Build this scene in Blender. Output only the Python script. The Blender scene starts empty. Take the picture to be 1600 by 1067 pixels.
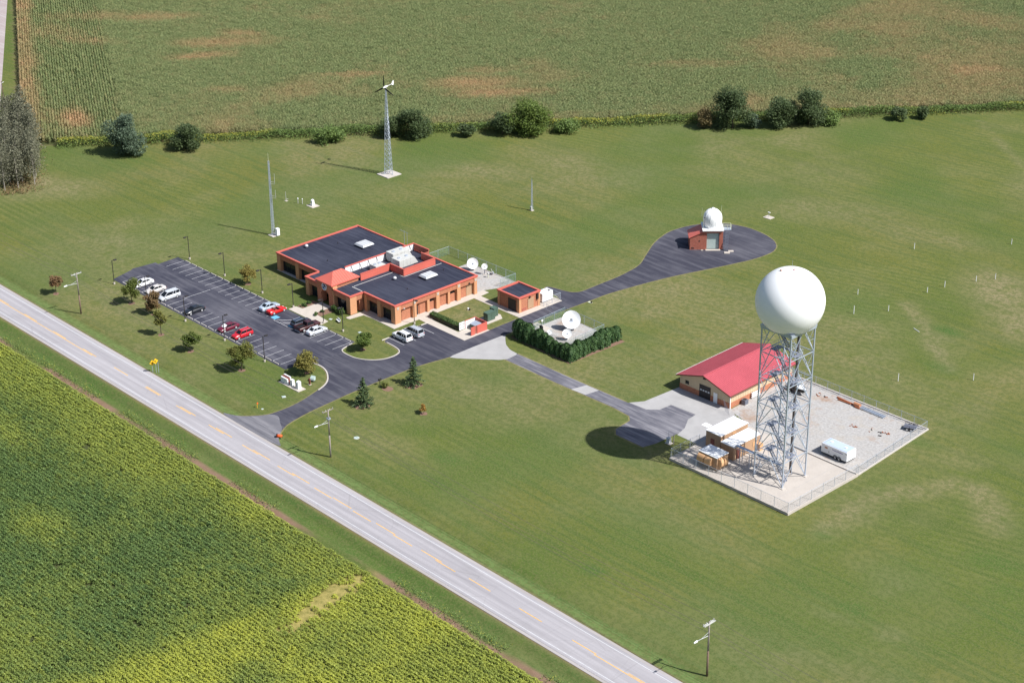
import bpy, math, random
import numpy as np
from mathutils import Vector
R = math.radians
sc = bpy.context.scene
col = sc.collection
# ---------------------------------------------------------------- camera, sky, sun, exposure
# Site frame: +X runs along the county road, +Y away from it, origin under the radar tower, metres.
cam_d = bpy.data.cameras.new('camera'); cam = bpy.data.objects.new('camera', cam_d); col.objects.link(cam)
cam_d.sensor_width = 36.0; cam_d.lens = 64.33; cam_d.clip_start = 1.0; cam_d.clip_end = 9000
cam.location = (175.93, -229.0, 161.94)
_th, _ro, _az = R(25.279), R(-0.523), R(137.0)
_fw = Vector((math.cos(_az)*math.cos(_th), math.sin(_az)*math.cos(_th), -math.sin(_th)))
_rt = Vector((math.sin(_az), -math.cos(_az), 0)); _up = _rt.cross(_fw)
_r2 = _rt*math.cos(_ro) + _up*math.sin(_ro); _u2 = _up*math.cos(_ro) - _rt*math.sin(_ro)
from mathutils import Matrix
cam.rotation_euler = Matrix((_r2, _u2, -_fw)).transposed().to_euler()
sc.camera = cam
SUN_EL, SUN_AZ = R(49.1), R(19.4)
w = bpy.data.worlds.new('World'); sc.world = w; w.use_nodes = True
nt = w.node_tree; bg = nt.nodes['Background']
sky = nt.nodes.new('ShaderNodeTexSky'); sky.sky_type = 'NISHITA'; sky.sun_disc = False
sky.sun_elevation = SUN_EL; sky.sun_rotation = math.pi/2 - SUN_AZ; sky.altitude = 200; sky.dust_density = 1.6
nt.links.new(sky.outputs[0], bg.inputs[0]); bg.inputs[1].default_value = 0.084
sd = bpy.data.lights.new('sun', 'SUN'); sd.energy = 4.8; sd.angle = R(0.53); sd.color = (1.0, 0.982, 0.955)
sun = bpy.data.objects.new('sun', sd); col.objects.link(sun)
sun.rotation_euler = (math.pi/2 - SUN_EL, 0, SUN_AZ + math.pi/2); sun.location = (60, 20, 200)
sc.view_settings.view_transform = 'Standard'; sc.view_settings.look = 'None'
sc.view_settings.exposure = 0.47; sc.view_settings.gamma = 1.0
sc.render.resolution_x = 1024; sc.render.resolution_y = 682

# ---------------------------------------------------------------- helpers
rnd = random.Random(7)
def tag(o, label=None, cat=None, group=None, kind=None):
    if label: o['label'] = label
    if cat: o['category'] = cat
    if group: o['group'] = group
    if kind: o['kind'] = kind
    return o
def thing(name, label, cat, loc=(0, 0, 0), rz=0.0, group=None):
    o = bpy.data.objects.new(name, None); col.objects.link(o)
    o.location = loc; o.rotation_euler = (0, 0, rz); o.empty_display_size = 0.3
    return tag(o, label, cat, group)
def copy_tree(o, parent=None):
    c = o.copy(); col.objects.link(c); c.parent = parent
    for ch in list(o.children): copy_tree(ch, c)
    return c
def put(proto, used, loc, rz, label, group=None, scale=1.0):
    """first call moves the prototype itself, later calls copy it"""
    o = proto if not used else copy_tree(proto)
    used.append(1)
    o.location = loc; o.rotation_euler = (0, 0, rz); o.scale = (scale,)*3
    tag(o, label, None, group)
    return o
ORD = ['first','second','third','fourth','fifth','sixth','seventh','eighth','ninth','tenth','eleventh','twelfth','thirteenth','fourteenth','fifteenth','sixteenth','seventeenth','eighteenth','nineteenth','twentieth','twenty-first','twenty-second','twenty-third','twenty-fourth','twenty-fifth','twenty-sixth','twenty-seventh','twenty-eighth','twenty-ninth','thirtieth']

class MB:
    def __init__(s): s.v = []; s.f = []
    def add(s, V, F):
        n = len(s.v); s.v += [tuple(p) for p in V]; s.f += [tuple(i+n for i in q) for q in F]; return s
    def box(s, x0, x1, y0, y1, z0, z1):
        return s.add([(x0,y0,z0),(x1,y0,z0),(x1,y1,z0),(x0,y1,z0),(x0,y0,z1),(x1,y0,z1),(x1,y1,z1),(x0,y1,z1)],
                     [(0,3,2,1),(4,5,6,7),(0,1,5,4),(1,2,6,5),(2,3,7,6),(3,0,4,7)])
    def hexa(s, b, t):
        return s.add(list(b)+list(t), [(0,3,2,1),(4,5,6,7),(0,1,5,4),(1,2,6,5),(2,3,7,6),(3,0,4,7)])
    def beam(s, a, b, wd, ht=None):
        a = Vector(a); b = Vector(b); d = (b-a)
        if d.length < 1e-6: return s
        d.normalize(); ht = wd if ht is None else ht
        side = d.cross(Vector((0,0,1)))
        if side.length < 1e-3: side = Vector((1,0,0))
        side.normalize(); up = side.cross(d)
        P = []
        for c in (a, b):
            for i, j in ((-1,-1),(1,-1),(1,1),(-1,1)): P.append(c + side*(i*wd/2) + up*(j*ht/2))
        return s.add(P, [(0,3,2,1),(4,5,6,7),(0,1,5,4),(1,2,6,5),(2,3,7,6),(3,0,4,7)])
    def tube(s, a, b, r0, r1=None, n=8, cap=True):
        a = Vector(a); b = Vector(b); r1 = r0 if r1 is None else r1
        d = (b-a).normalized(); side = d.cross(Vector((0,0,1)))
        if side.length < 1e-3: side = Vector((1,0,0))
        side.normalize(); up = side.cross(d); P = []
        for c, r in ((a, r0), (b, r1)):
            for k in range(n):
                an = 2*math.pi*k/n; P.append(c + side*(math.cos(an)*r) + up*(math.sin(an)*r))
        F = [(k, (k+1) % n, n+(k+1) % n, n+k) for k in range(n)]
        if cap: F += [tuple(range(n-1, -1, -1)), tuple(range(n, 2*n))]
        return s.add(P, F)
    def poly(s, pts, z): return s.add([(x, y, z) for x, y in pts], [tuple(range(len(pts)))])
    def prism(s, pts, z0, z1):
        n = len(pts)
        return s.add([(x,y,z0) for x,y in pts]+[(x,y,z1) for x,y in pts],
                     [tuple(range(n-1,-1,-1)), tuple(range(n,2*n))]+[(k,(k+1)%n,n+(k+1)%n,n+k) for k in range(n)])
    def lathe(s, prof, n=24, c=(0,0,0)):
        P = []
        for r, z in prof:
            for k in range(n):
                an = 2*math.pi*k/n; P.append((c[0]+r*math.cos(an), c[1]+r*math.sin(an), c[2]+z))
        F = []
        for i in range(len(prof)-1):
            for k in range(n): F.append((i*n+k, i*n+(k+1)%n, (i+1)*n+(k+1)%n, (i+1)*n+k))
        F.append(tuple(range(n-1,-1,-1))); F.append(tuple(range((len(prof)-1)*n, len(prof)*n)))
        return s.add(P, F)
    def mesh(s, name, mat):
        m = bpy.data.meshes.new(name); m.from_pydata(s.v, [], s.f); m.update()
        if mat: m.materials.append(mat)
        return m
    def build(s, name, mat, parent=None, smooth=False, bevel=0):
        m = s.mesh(name, mat)
        if smooth:
            m.polygons.foreach_set('use_smooth', [True]*len(m.polygons))
        o = bpy.data.objects.new(name, m); col.objects.link(o)
        if parent: o.parent = parent
        if bevel:
            b = o.modifiers.new('bevel', 'BEVEL'); b.width = bevel; b.segments = 2; b.limit_method = 'ANGLE'
        return o
def struct(name, mb, mat, parent=None, **k):
    o = mb.build(name, mat, parent, **k)
    if not parent: o['kind'] = 'structure'
    return o
def share(o, parent, loc=(0,0,0), rz=0.0):
    c = o.copy(); col.objects.link(c); c.parent = parent; c.location = loc; c.rotation_euler = (0,0,rz); return c

# numpy value noise used to lay out dry / lush patches and crop vigour
def vnoise(x, y, scale, seed, octaves=3):
    x = np.asarray(x, float)/scale; y = np.asarray(y, float)/scale; out = 0; amp = 1; tot = 0
    for o in range(octaves):
        r = np.random.RandomState(seed+o*17); T = r.rand(128, 128)
        xi = np.floor(x).astype(int); yi = np.floor(y).astype(int); fx = x-xi; fy = y-yi
        fx = fx*fx*(3-2*fx); fy = fy*fy*(3-2*fy)
        a = T[xi%128, yi%128]; b = T[(xi+1)%128, yi%128]; c = T[xi%128, (yi+1)%128]; d = T[(xi+1)%128, (yi+1)%128]
        out = out + amp*((a*(1-fx)+b*fx)*(1-fy)+(c*(1-fx)+d*fx)*fy); tot += amp; amp *= .5; x = x*2+11.3; y = y*2+5.7
    return out/tot
def blob(x, y, cx, cy, ra, rb, ang=0.0):
    c, s_ = math.cos(R(ang)), math.sin(R(ang)); dx = x-cx; dy = y-cy
    d = np.sqrt(((dx*c+dy*s_)/ra)**2+((-dx*s_+dy*c)/rb)**2)
    return np.clip(1.35-d, 0, 1)

# ---------------------------------------------------------------- materials
class N:
    """tiny node-graph helper"""
    def __init__(s, name):
        s.m = bpy.data.materials.new(name); s.m.use_nodes = True; s.t = s.m.node_tree
        s.b = s.t.nodes['Principled BSDF']; s.out = s.t.nodes['Material Output']
    def n(s, typ, **k):
        o = s.t.nodes.new(typ)
        for a, b in k.items(): setattr(o, a, b)
        return o
    def l(s, a, b): s.t.links.new(a, b)
    def pos(s): return s.n('ShaderNodeNewGeometry').outputs['Position']
    def obj(s): return s.n('ShaderNodeTexCoord').outputs['Object']
    def mapping(s, vec, scale=(1,1,1), rot=(0,0,0)):
        m = s.n('ShaderNodeMapping'); m.inputs['Scale'].default_value = scale; m.inputs['Rotation'].default_value = rot
        s.l(vec, m.inputs['Vector']); return m.outputs[0]
    def noise(s, vec, scale, detail=4, rough=.55):
        o = s.n('ShaderNodeTexNoise'); o.inputs['Scale'].default_value = scale; o.inputs['Detail'].default_value = detail
        o.inputs['Roughness'].default_value = rough; s.l(vec, o.inputs['Vector']); return o.outputs['Fac']
    def ramp(s, fac, a, b, ca=(0,0,0,1), cb=(1,1,1,1)):
        o = s.n('ShaderNodeValToRGB'); o.color_ramp.elements[0].position = a; o.color_ramp.elements[1].position = b
        o.color_ramp.elements[0].color = ca; o.color_ramp.elements[1].color = cb; s.l(fac, o.inputs[0]); return o.outputs[0]
    def mix(s, fac, a, b, mode='MIX'):
        o = s.n('ShaderNodeMix', data_type='RGBA', blend_type=mode)
        for sock, val in ((o.inputs['Factor'], fac), (o.inputs['A'], a), (o.inputs['B'], b)):
            if hasattr(val, 'links'): s.l(val, sock)
            elif isinstance(val, (int, float)): sock.default_value = val
            else: sock.default_value = tuple(val)+((1,) if len(val) == 3 else ())
        return o.outputs['Result']
    def math(s, op, a, b=0.0):
        o = s.n('ShaderNodeMath', operation=op)
        for i, v in enumerate((a, b)):
            if hasattr(v, 'links'): s.l(v, o.inputs[i])
            else: o.inputs[i].default_value = v
        return o.outputs[0]
    def attr(s, name, inst=False):
        o = s.n('ShaderNodeAttribute'); o.attribute_name = name
        if inst: o.attribute_type = 'INSTANCER'
        return o.outputs['Fac']
    def bump(s, h, strength, dist):
        o = s.n('ShaderNodeBump'); o.inputs['Strength'].default_value = strength; o.inputs['Distance'].default_value = dist
        s.l(h, o.inputs['Height']); s.l(o.outputs[0], s.b.inputs['Normal'])
    def color(s, c): s.l(c, s.b.inputs['Base Color'])
    def rough(s, r, spec=.3, metal=0.0):
        s.b.inputs['Roughness'].default_value = r; s.b.inputs['Specular IOR Level'].default_value = spec; s.b.inputs['Metallic'].default_value = metal
def sc3(c, k): return tuple(max(0, min(1, x*k)) for x in c)
def mat(name, c, rough=.75, var=.16, scale=1.5, spec=.3, metal=0.0, bump=0.0, bscale=8.0, world=True):
    g = N(name); p = g.pos() if world else g.obj()
    f = g.noise(p, scale, 5, .6)
    f2 = g.noise(p, scale*7.3, 3, .6)
    c1 = g.mix(g.ramp(f, .3, .7), sc3(c, 1-var), sc3(c, 1+var))
    g.color(g.mix(.35, c1, g.mix(f2, sc3(c, 1-var), sc3(c, 1+var))))
    g.rough(rough, spec, metal)
    if bump: g.bump(g.noise(p, bscale, 3), bump, .05)
    return g.m
def asphalt(name, c, pale, ang, streak=.5, scale=1.0):
    """worn asphalt: streaks of traffic wear along one direction, patches, fine aggregate"""
    g = N(name); p = g.pos()
    st = g.noise(g.mapping(p, (.06*scale, .75*scale, 1), (0, 0, -R(ang))), 1.0, 6, .65)
    pa = g.noise(p, .09, 4, .6); fi = g.noise(p, 6.0, 3, .7)
    c1 = g.mix(g.math('MULTIPLY', g.ramp(st, .47, .66), streak), c, pale)
    c2 = g.mix(g.math('MULTIPLY', g.ramp(pa, .45, .70), .45), c1, pale)
    c3 = g.mix(g.math('MULTIPLY', g.ramp(fi, .3, .8), .3), c2, sc3(c, .62))
    g.color(c3); g.rough(.88, .25); g.bump(fi, .25, .02)
    return g.m
def brick(name, c, mortar, var=.25):
    g = N(name); p = g.pos()
    sx = g.n('ShaderNodeSeparateXYZ'); g.l(p, sx.inputs[0])
    cx = g.n('ShaderNodeCombineXYZ'); g.l(g.math('ADD', sx.outputs[0], sx.outputs[1]), cx.inputs[0]); g.l(sx.outputs[2], cx.inputs[1])
    b = g.n('ShaderNodeTexBrick'); g.l(cx.outputs[0], b.inputs['Vector'])
    b.inputs['Scale'].default_value = 2.4; b.inputs['Color1'].default_value = sc3(c, 1-var)+(1,); b.inputs['Color2'].default_value = sc3(c, 1+var)+(1,)
    b.inputs['Mortar'].default_value = mortar+(1,); b.inputs['Mortar Size'].default_value = .018
    f = g.noise(p, .8, 4)
    g.color(g.mix(g.math('MULTIPLY', f, .5), b.outputs['Color'], sc3(c, .8))); g.rough(.85, .2)
    return g.m
def leafmat(name, c1, c2, c3=None, dryattr=False, trans=.25):
    """leaf colour varies per leaf (tint) and, for crops, with the vigour of the plant (dry)"""
    g = N(name)
    t = g.attr('tint'); base = g.mix(t, c1, c2)
    if c3:
        base = g.mix(g.ramp(g.attr('dry', True) if dryattr else g.attr('fade'), .0, 1.0), base, c3)
    g.color(base); g.rough(.6, .25)
    tr = g.n('ShaderNodeBsdfTranslucent'); g.l(base, tr.inputs[0])
    ms = g.n('ShaderNodeMixShader'); ms.inputs[0].default_value = trans
    g.l(g.b.outputs[0], ms.inputs[1]); g.l(tr.outputs[0], ms.inputs[2]); g.l(ms.outputs[0], g.out.inputs[0])
    return g.m
def chainlink(name, c, cov=.08):
    g = N(name); p = g.pos(); sx = g.n('ShaderNodeSeparateXYZ'); g.l(p, sx.inputs[0])
    a = g.math('ADD', sx.outputs[0], sx.outputs[1]); z = sx.outputs[2]
    w1 = g.math('LESS_THAN', g.math('FRACT', g.math('MULTIPLY', g.math('ADD', a, z), 13.0)), cov)
    w2 = g.math('LESS_THAN', g.math('FRACT', g.math('MULTIPLY', g.math('SUBTRACT', a, z), 13.0)), cov)
    f = g.math('MAXIMUM', w1, w2)
    tr = g.n('ShaderNodeBsdfTransparent'); ms = g.n('ShaderNodeMixShader'); g.l(f, ms.inputs[0])
    g.b.inputs['Base Color'].default_value = c+(1,); g.rough(.5, .4, .3)
    g.l(tr.outputs[0], ms.inputs[1]); g.l(g.b.outputs[0], ms.inputs[2]); g.l(ms.outputs[0], g.out.inputs[0])
    return g.m
M = {}
M['brick'] = brick('orange_brick', (.45,.172,.095), (.38,.22,.15))
M['brick_pale'] = brick('buff_brick', (.60,.285,.145), (.48,.32,.21), .12)
M['brick_red'] = brick('red_brick', (.36,.10,.065), (.36,.24,.2))
M['redmetal'] = mat('red_metal', (.56,.130,.095), .45, .08, .5, .4)
M['redroof'] = mat('shop_red_roof', (.43,.085,.105), .55, .12, .25, .3)
M['membrane'] = asphalt('roof_membrane', (.024,.027,.046), (.070,.075,.105), 0, .55, 2.0)
M['lot'] = asphalt('lot_asphalt', (.042,.043,.062), (.160,.156,.178), 0, .55)
M['drive'] = asphalt('drive_asphalt', (.044,.044,.062), (.150,.147,.168), 90, .50)
M['old_drive'] = asphalt('old_drive_asphalt', (.105,.104,.126), (.30,.29,.31), 0, .8, 1.6)
M['road'] = asphalt('county_road', (.33,.31,.335), (.42,.40,.41), 0, .8, .8)
g = N('county_road'); p = g.obj(); st = g.noise(g.mapping(p, (.03,.9,1)), 1.0, 6, .65); fi = g.noise(p, 5.0, 4, .7); pa = g.noise(p, .12, 4, .6)
wv = g.n('ShaderNodeTexWave', wave_type='BANDS', bands_direction='Y', wave_profile='SIN'); g.l(p, wv.inputs['Vector']); wv.inputs['Scale'].default_value = .314/1.58; wv.inputs['Distortion'].default_value = .35; wv.inputs['Detail Scale'].default_value = .1
c = g.mix(g.ramp(st, .35, .65), (.30,.285,.30), (.42,.40,.415)); c = g.mix(g.math('MULTIPLY', wv.outputs['Fac'], .30), c, (.27,.255,.265)); c = g.mix(g.math('MULTIPLY', g.ramp(pa, .55, .72), .35), c, (.26,.245,.25))
vc = g.n('ShaderNodeTexVoronoi', feature='DISTANCE_TO_EDGE'); g.l(g.mapping(p, (.16,.07,1)), vc.inputs['Vector']); vc.inputs['Scale'].default_value = 1.0
c = g.mix(g.math('MULTIPLY', g.math('LESS_THAN', vc.outputs['Distance'], .005), .18), c, (.16,.15,.15)); c = g.mix(g.math('MULTIPLY', g.ramp(fi, .35, .75), .25), c, (.22,.21,.215)); g.color(c); g.rough(.9, .2); g.bump(fi, .2, .02); M['road'] = g.m
M['shoulder'] = asphalt('road_shoulder', (.40,.37,.36), (.30,.27,.25), 0, .5)
M['concrete'] = mat('concrete', (.48,.44,.40), .85, .12, .5, .2, bump=.15)
M['concrete_tan'] = mat('tan_concrete', (.45,.405,.36), .85, .10, .4, .2, bump=.15)
M['apron'] = mat('grey_concrete', (.36,.35,.345), .85, .14, .35, .2, bump=.15)
M['walk'] = mat('sidewalk', (.48,.43,.375), .85, .10, .8, .2)
M['white'] = mat('white_paint', (.80,.80,.80), .5, .03, .8, .35)
M['radome'] = mat('radome_shell', (.88,.88,.88), .42, .015, .2, .35)
M['offwhite'] = mat('weathered_white', (.50,.50,.475), .6, .10, 1.2, .3)
M['line'] = mat('line_paint', (.50,.50,.51), .8, .25, 2.5, .2)
M['yellow'] = mat('yellow_line', (.72,.40,.07), .8, .3, 1.5, .2)
M['blue'] = mat('blue_paint', (.13,.40,.58), .7, .12, 2)
M['galv'] = mat('galvanised_steel', (.43,.48,.56), .45, .10, 1.0, .5, .35)
M['galvdark'] = mat('dark_grating', (.15,.16,.20), .6, .12, 1.0, .4, .2)
M['galvmid'] = mat('grey_grating', (.24,.26,.32), .6, .12, 1.0, .4, .2)
M['cable'] = mat('cable_run', (.15,.12,.11), .7, .2, 1.0)
M['bronze'] = mat('dark_bronze', (.035,.030,.030), .5, .1, 1, .4)
M['alu'] = mat('pale_aluminium', (.52,.53,.55), .45, .05, 1, .5)
M['glass'] = mat('dark_glass', (.014,.017,.022), .12, .05, 1, .22)
M['dark'] = mat('dark_door', (.035,.028,.028), .5, .15, 1)
M['tan'] = mat('tan_siding', (.56,.43,.28), .65, .06, .6)
M['shelter'] = mat('shelter_tan', (.40,.255,.155), .7, .08, .6)
M['hood'] = mat('hood_orange_tan', (.56,.33,.17), .6, .08, 1)
M['green_box'] = mat('utility_green', (.075,.12,.09), .55, .12, 1)
M['wood'] = mat('weathered_pole', (.27,.235,.205), .85, .2, .9)
M['woodbrown'] = mat('brown_pole', (.17,.115,.085), .85, .2, .9)
M['bark'] = mat('bark', (.11,.085,.065), .9, .3, 3)
M['palebark'] = mat('pale_bark', (.33,.30,.25), .9, .25, 2)
M['mulch'] = mat('mulch', (.20,.12,.085), .95, .3, 4)
M['gravel'] = None
M['tyre'] = mat('tyre_rubber', (.02,.02,.02), .8, .1, 3)
M['rim'] = mat('wheel_rim', (.55,.55,.56), .35, .05, 3, .5, .3)
M['lamp'] = mat('lens', (.7,.7,.68), .2, .03, 3, .6)
M['tail'] = mat('tail_light', (.35,.02,.02), .25, .05, 3, .5)
M['orange'] = mat('safety_orange', (.80,.12,.03), .6, .05, 3)
M['rust'] = mat('rusted_steel', (.33,.11,.05), .8, .25, 3)
M['signyellow'] = mat('sign_yellow', (.80,.47,.02), .5, .04, 3)
M['black'] = mat('black_paint', (.015,.015,.015), .5, .05, 3)
M['brownpanel'] = mat('brown_panel', (.20,.065,.05), .6, .1, 2)
M['whip'] = mat('fibreglass_whip', (.60,.62,.45), .5, .05, 2)
M['fence'] = chainlink('galvanised_chain_link', (.50,.52,.54))
M['fencegreen'] = chainlink('green_chain_link', (.22,.36,.30), .13)
M['doorgreen'] = mat('door_green_grey', (.40,.49,.46), .6, .05, 1)
M['dry_edge'] = mat('dry_grass_edge', (.185,.17,.075), .95, .45, .8, .1)
M['navy'] = mat('emblem_navy', (.02,.045,.14), .4, .05, 2)
M['sky'] = mat('emblem_sky_blue', (.10,.30,.60), .4, .05, 2)
M['purple'] = mat('purple_lettering', (.15,.10,.30), .5, .1, 6)
M['orangestripe'] = mat('faded_orange', (.45,.20,.10), .6, .1, 3)
def paint(name, c, rough=.28):
    g = N(name); g.b.inputs['Base Color'].default_value = c+(1,); g.rough(rough, .5); g.b.inputs['Coat Weight'].default_value = .6
    f = g.noise(g.obj(), 2.0, 3); g.color(g.mix(f, sc3(c, .9), sc3(c, 1.08))); return g.m
# gravel
g = N('crushed_gravel'); p = g.pos(); f = g.noise(p, .35, 5); f2 = g.noise(p, 7, 4, .7); f3 = g.noise(p, .12, 5, .65)
f4 = g.noise(p, 2.2, 5, .75); c = g.mix(g.ramp(f4, .30, .70), (.28,.265,.25), (.47,.455,.44)); c = g.mix(g.math('MULTIPLY', g.ramp(f, .5, .75), .55), c, (.40,.34,.27))
c = g.mix(g.math('MULTIPLY', g.ramp(f3, .56, .68), .65), c, (.30,.17,.095)); g.color(c); g.rough(.95, .15); g.bump(f2, .5, .06); M['gravel'] = g.m
# ---------------------------------------------------------------- ground sheet
ROAD_RZ = -0.00743
def road_v(u): return -60.95 + ROAD_RZ*(u+170)          # centre line of the county road
P0 = np.array([-247.0, 1.7]); TD = np.array([.614, .789]); TN = np.array([-.789, .614])   # hedge line and its normal
LE0 = np.array([-297.0, 16.6]); LED = np.array([-.876, .482]); LEN = np.array([.482, .876])  # left edge of the corn
def uv_s(u, v): return (u-P0[0])*TD[0]+(v-P0[1])*TD[1]
def uv_n(u, v): return (u-P0[0])*TN[0]+(v-P0[1])*TN[1]
def left_d(u, v): return (u-LE0[0])*LEN[0]+(v-LE0[1])*LEN[1]
us = np.concatenate([[-5000,-2500,-1400,-900,-600,-480], np.arange(-420, 92, 1.6), [110,150,220,400,800,1600,4000]])
vs = np.concatenate([[-5000,-2500,-1400,-800,-450,-300,-220,-180,-150], np.arange(-140,-76,2.0), np.arange(-76,-50,.5), np.arange(-50, 330, 1.6), [360,420,520,700,1100,2000,5000]])
U, V = np.meshgrid(us, vs, indexing='ij')
dv = V-(-60.95+ROAD_RZ*(U+170))
def bump1(d, c, w_): return np.clip(1-np.abs(d-c)/w_, 0, 1)
Z = -.06*(np.abs(dv) < 4.4) - .30*np.sin(bump1(dv, 7.0, 2.4)*math.pi/2)**2 - .55*np.sin(bump1(dv, -7.4, 2.6)*math.pi/2)**2
Z[np.abs(U) > 450] *= 0.6
nu, nv = U.shape
verts = np.stack([U, V, Z], -1).reshape(-1, 3)
ii = np.arange((nu-1)*nv).reshape(nu-1, nv)[:, :-1].reshape(-1)
faces = np.stack([ii, ii+nv, ii+nv+1, ii+1], -1)
gm = bpy.data.meshes.new('ground'); gm.from_pydata(verts.tolist(), [], faces.tolist()); gm.update()
def n01(a, lo, hi): return np.clip((a-lo)/(hi-lo), 0, 1)
x_, y_ = U, V
dry = .42*n01(vnoise(x_, y_, 42, 3, 5), .48, .70)+.22*n01(vnoise(x_, y_, 9, 9, 3), .5, .75)
lush = .95*n01(vnoise(x_, y_, 34, 21, 5), .50, .68)
def polyband(pts, wd, am):
    """soft band of worn ground along a polyline"""
    out = np.zeros_like(x_)
    for (xa, ya), (xb, yb) in zip(pts[:-1], pts[1:]):
        t_ = np.clip(((x_-xa)*(xb-xa)+(y_-ya)*(yb-ya))/((xb-xa)**2+(yb-ya)**2), 0, 1)
        d_ = np.hypot(x_-xa-t_*(xb-xa), y_-ya-t_*(yb-ya)); out = np.maximum(out, np.clip(1.3-d_/wd, 0, 1))
    return am*out*(.35+1.1*vnoise(x_, y_, 4, 131, 3))
for (cx, cy, ra, rb, an, am) in [(-19,99,14,9,-45,.9),(-8,88,12,7,-45,.8),(-12,68,9,6,-40,.5),(10,66,14,9,30,.5),
        (16,0,6,10,0,.55),(33,-12,9,4,0,.45),(-5,-25,24,7,3,.45),(35,-14.5,2.5,4,0,.8),(42.5,-26,3.5,2.5,0,.8),(33.4,-28,5,2,0,.6),(41,-39,6,2.5,0,.5),(-60,-42,20,5,0,.35),
        (-228,-20,10,10,60,1.0),(-222,-16,16,8,40,.7),(-182,51,22,8,40,.6),(-160,65,26,9,40,.6),(-176,-23,12,6,0,.85),(-176,-45,16,6,0,.6),(-158,-8,30,10,20,.3),(-140,-44,16,5,0,.5),(-75,111,26,10,30,.5),(-49,114,20,7,20,.45),(-93,63,8,14,0,.3)]:
    dry = np.maximum(dry, am*blob(x_, y_, cx, cy, ra, rb, an)*(.45+.9*vnoise(x_, y_, 5, 31, 3)))
for pts_, wd, am in [([(-29.4,78.7),(-22,74),(-12.9,65.7),(-5,58.8)], 2.3, .85),([(17,-8.6),(16.2,-.4),(15.9,7.2),(19.2,12.2),(22.1,19.5),(26.3,21.2),(30.8,19.4),(36.8,13.3)], 3.6, .75),([(-88.4,194.7),(-59.2,171.2)], 1.4, .5),([(-81,-37.6),(-160,-37.8)], .5, .4)]:
    dry = np.maximum(dry, polyband(pts_, wd, am))
lush *= .55
for (cx, cy, ra, rb, an, am) in [(-118,-14,8,3,0,.7),(-150,-16,12,3,10,.5),(-160,-26,5,3,0,.8),(-64,-9,6,3,20,.4),(-46,-38,6,3,0,.8),(-2,-45.7,2.5,1.8,0,1),(8.8,28.6,5,1.8,10,.8),(17.7,-10.3,1.8,1.4,0,1),(34.4,-24.3,5,3,10,.8),(-15.2,73.5,4.5,2.2,0,1),(43,3.7,7,4,20,.7),(49,-3,5,3,0,.7),(-92,-5,8,4,0,.5),
        (-140,40,22,8,20,.5),(-112,50,22,7,20,.5),(-80,60,14,4,60,.5),(-6,58,5,2.5,0,.7),(24,40,14,5,0,.4),(-88,-44,6,3,0,.5),(-60,24,10,4,70,.4),(-25,-14,10,3,0,.5)]:
    lush = np.maximum(lush, am*blob(x_, y_, cx, cy, ra, rb, an)*(.5+.8*vnoise(x_, y_, 4, 57, 3)))
verge = bump1(dv, 5.6, 2.0)                         # fresh mown verge on the lawn side
dry *= 1-.8*n01(verge, 0, .5)
ditch = n01(bump1(dv, -7.4, 3.0), 0, .4)
lush = np.maximum(lush, .75*ditch*(.4+.9*vnoise(x_, y_, 6, 5, 3)))
soilstrip = bump1(dv, -10.2, 1.3)*n01(vnoise(x_, y_*3, 14, 77, 3), .42, .58)
soil = .95*n01(soilstrip, 0, .6)
soil = np.maximum(soil, 1.0*(dv < -11.2))
cornz = ((uv_n(x_, y_) > 3.5) & (left_d(x_, y_) > -.5) & (uv_s(x_, y_) > -200)).astype(float)
soil = np.maximum(soil, cornz)
gedge = n01(4.9-np.abs(dv), 0, .7)                  # gravel edge of the road
soil = np.maximum(soil, .7*gedge)
crop = ((dv < -11.2) | (cornz > 0)).astype(float)
gold = np.clip(1.6*blob(x_, y_, -24.3, -84.0, 3.4, 12.5, 14), 0, 1)
for nm, a in (('dry', dry), ('lush', lush), ('soil', soil), ('crop', crop), ('gold', gold), ('verge', n01(verge, 0, .4)*.9)):
    at = gm.attributes.new(nm, 'FLOAT', 'POINT'); at.data.foreach_set('value', np.ascontiguousarray(a.reshape(-1), dtype=np.float32))
g = N('lawn'); p = g.pos()
f_big = g.noise(p, .025, 6, .6); f_mid = g.noise(p, .35, 5, .6); f_fine = g.noise(p, 2.6, 4, .7)
mow1 = g.noise(g.mapping(p, (.012, .55, 1), (0,0,0)), 1.0, 5, .6)
mow2 = g.noise(g.mapping(p, (.012, .50, 1), (0,0,-R(17))), 1.0, 5, .6)
sx = g.n('ShaderNodeSeparateXYZ'); g.l(p, sx.inputs[0])
zone = g.n('ShaderNodeMapRange'); g.l(sx.outputs[1], zone.inputs[0]); zone.inputs[1].default_value = -32; zone.inputs[2].default_value = 4
mow = g.mix(zone.outputs[0], mow1, mow2)
f_met = g.noise(p, .95, 4, .65)
def stripes(ang, period):
    wv = g.n('ShaderNodeTexWave', wave_type='BANDS', bands_direction='Y', wave_profile='SIN'); g.l(g.mapping(p, (1,1,1), (0,0,-R(ang))), wv.inputs['Vector'])
    wv.inputs['Scale'].default_value = 1/period*.314; wv.inputs['Distortion'].default_value = 1.0; wv.inputs['Detail'].default_value = 3; wv.inputs['Detail Scale'].default_value = .35
    return wv.outputs['Fac']
stw = g.mix(zone.outputs[0], stripes(0, 1.9), stripes(17, 1.9))
stw = g.math('MULTIPLY', stw, g.ramp(g.noise(p, .04, 5, .65), .42, .60))
c = g.mix(g.ramp(f_big, .38, .62), (.080,.117,.023), (.124,.133,.027)); c = g.mix(g.math('MULTIPLY', g.ramp(g.noise(p, .011, 4, .6), .46, .62), .60), c, (.148,.134,.034)); c = g.mix(g.math('MULTIPLY', g.ramp(g.noise(p, .16, 5, .7), .56, .70), .45), c, (.060,.104,.022))
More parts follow.
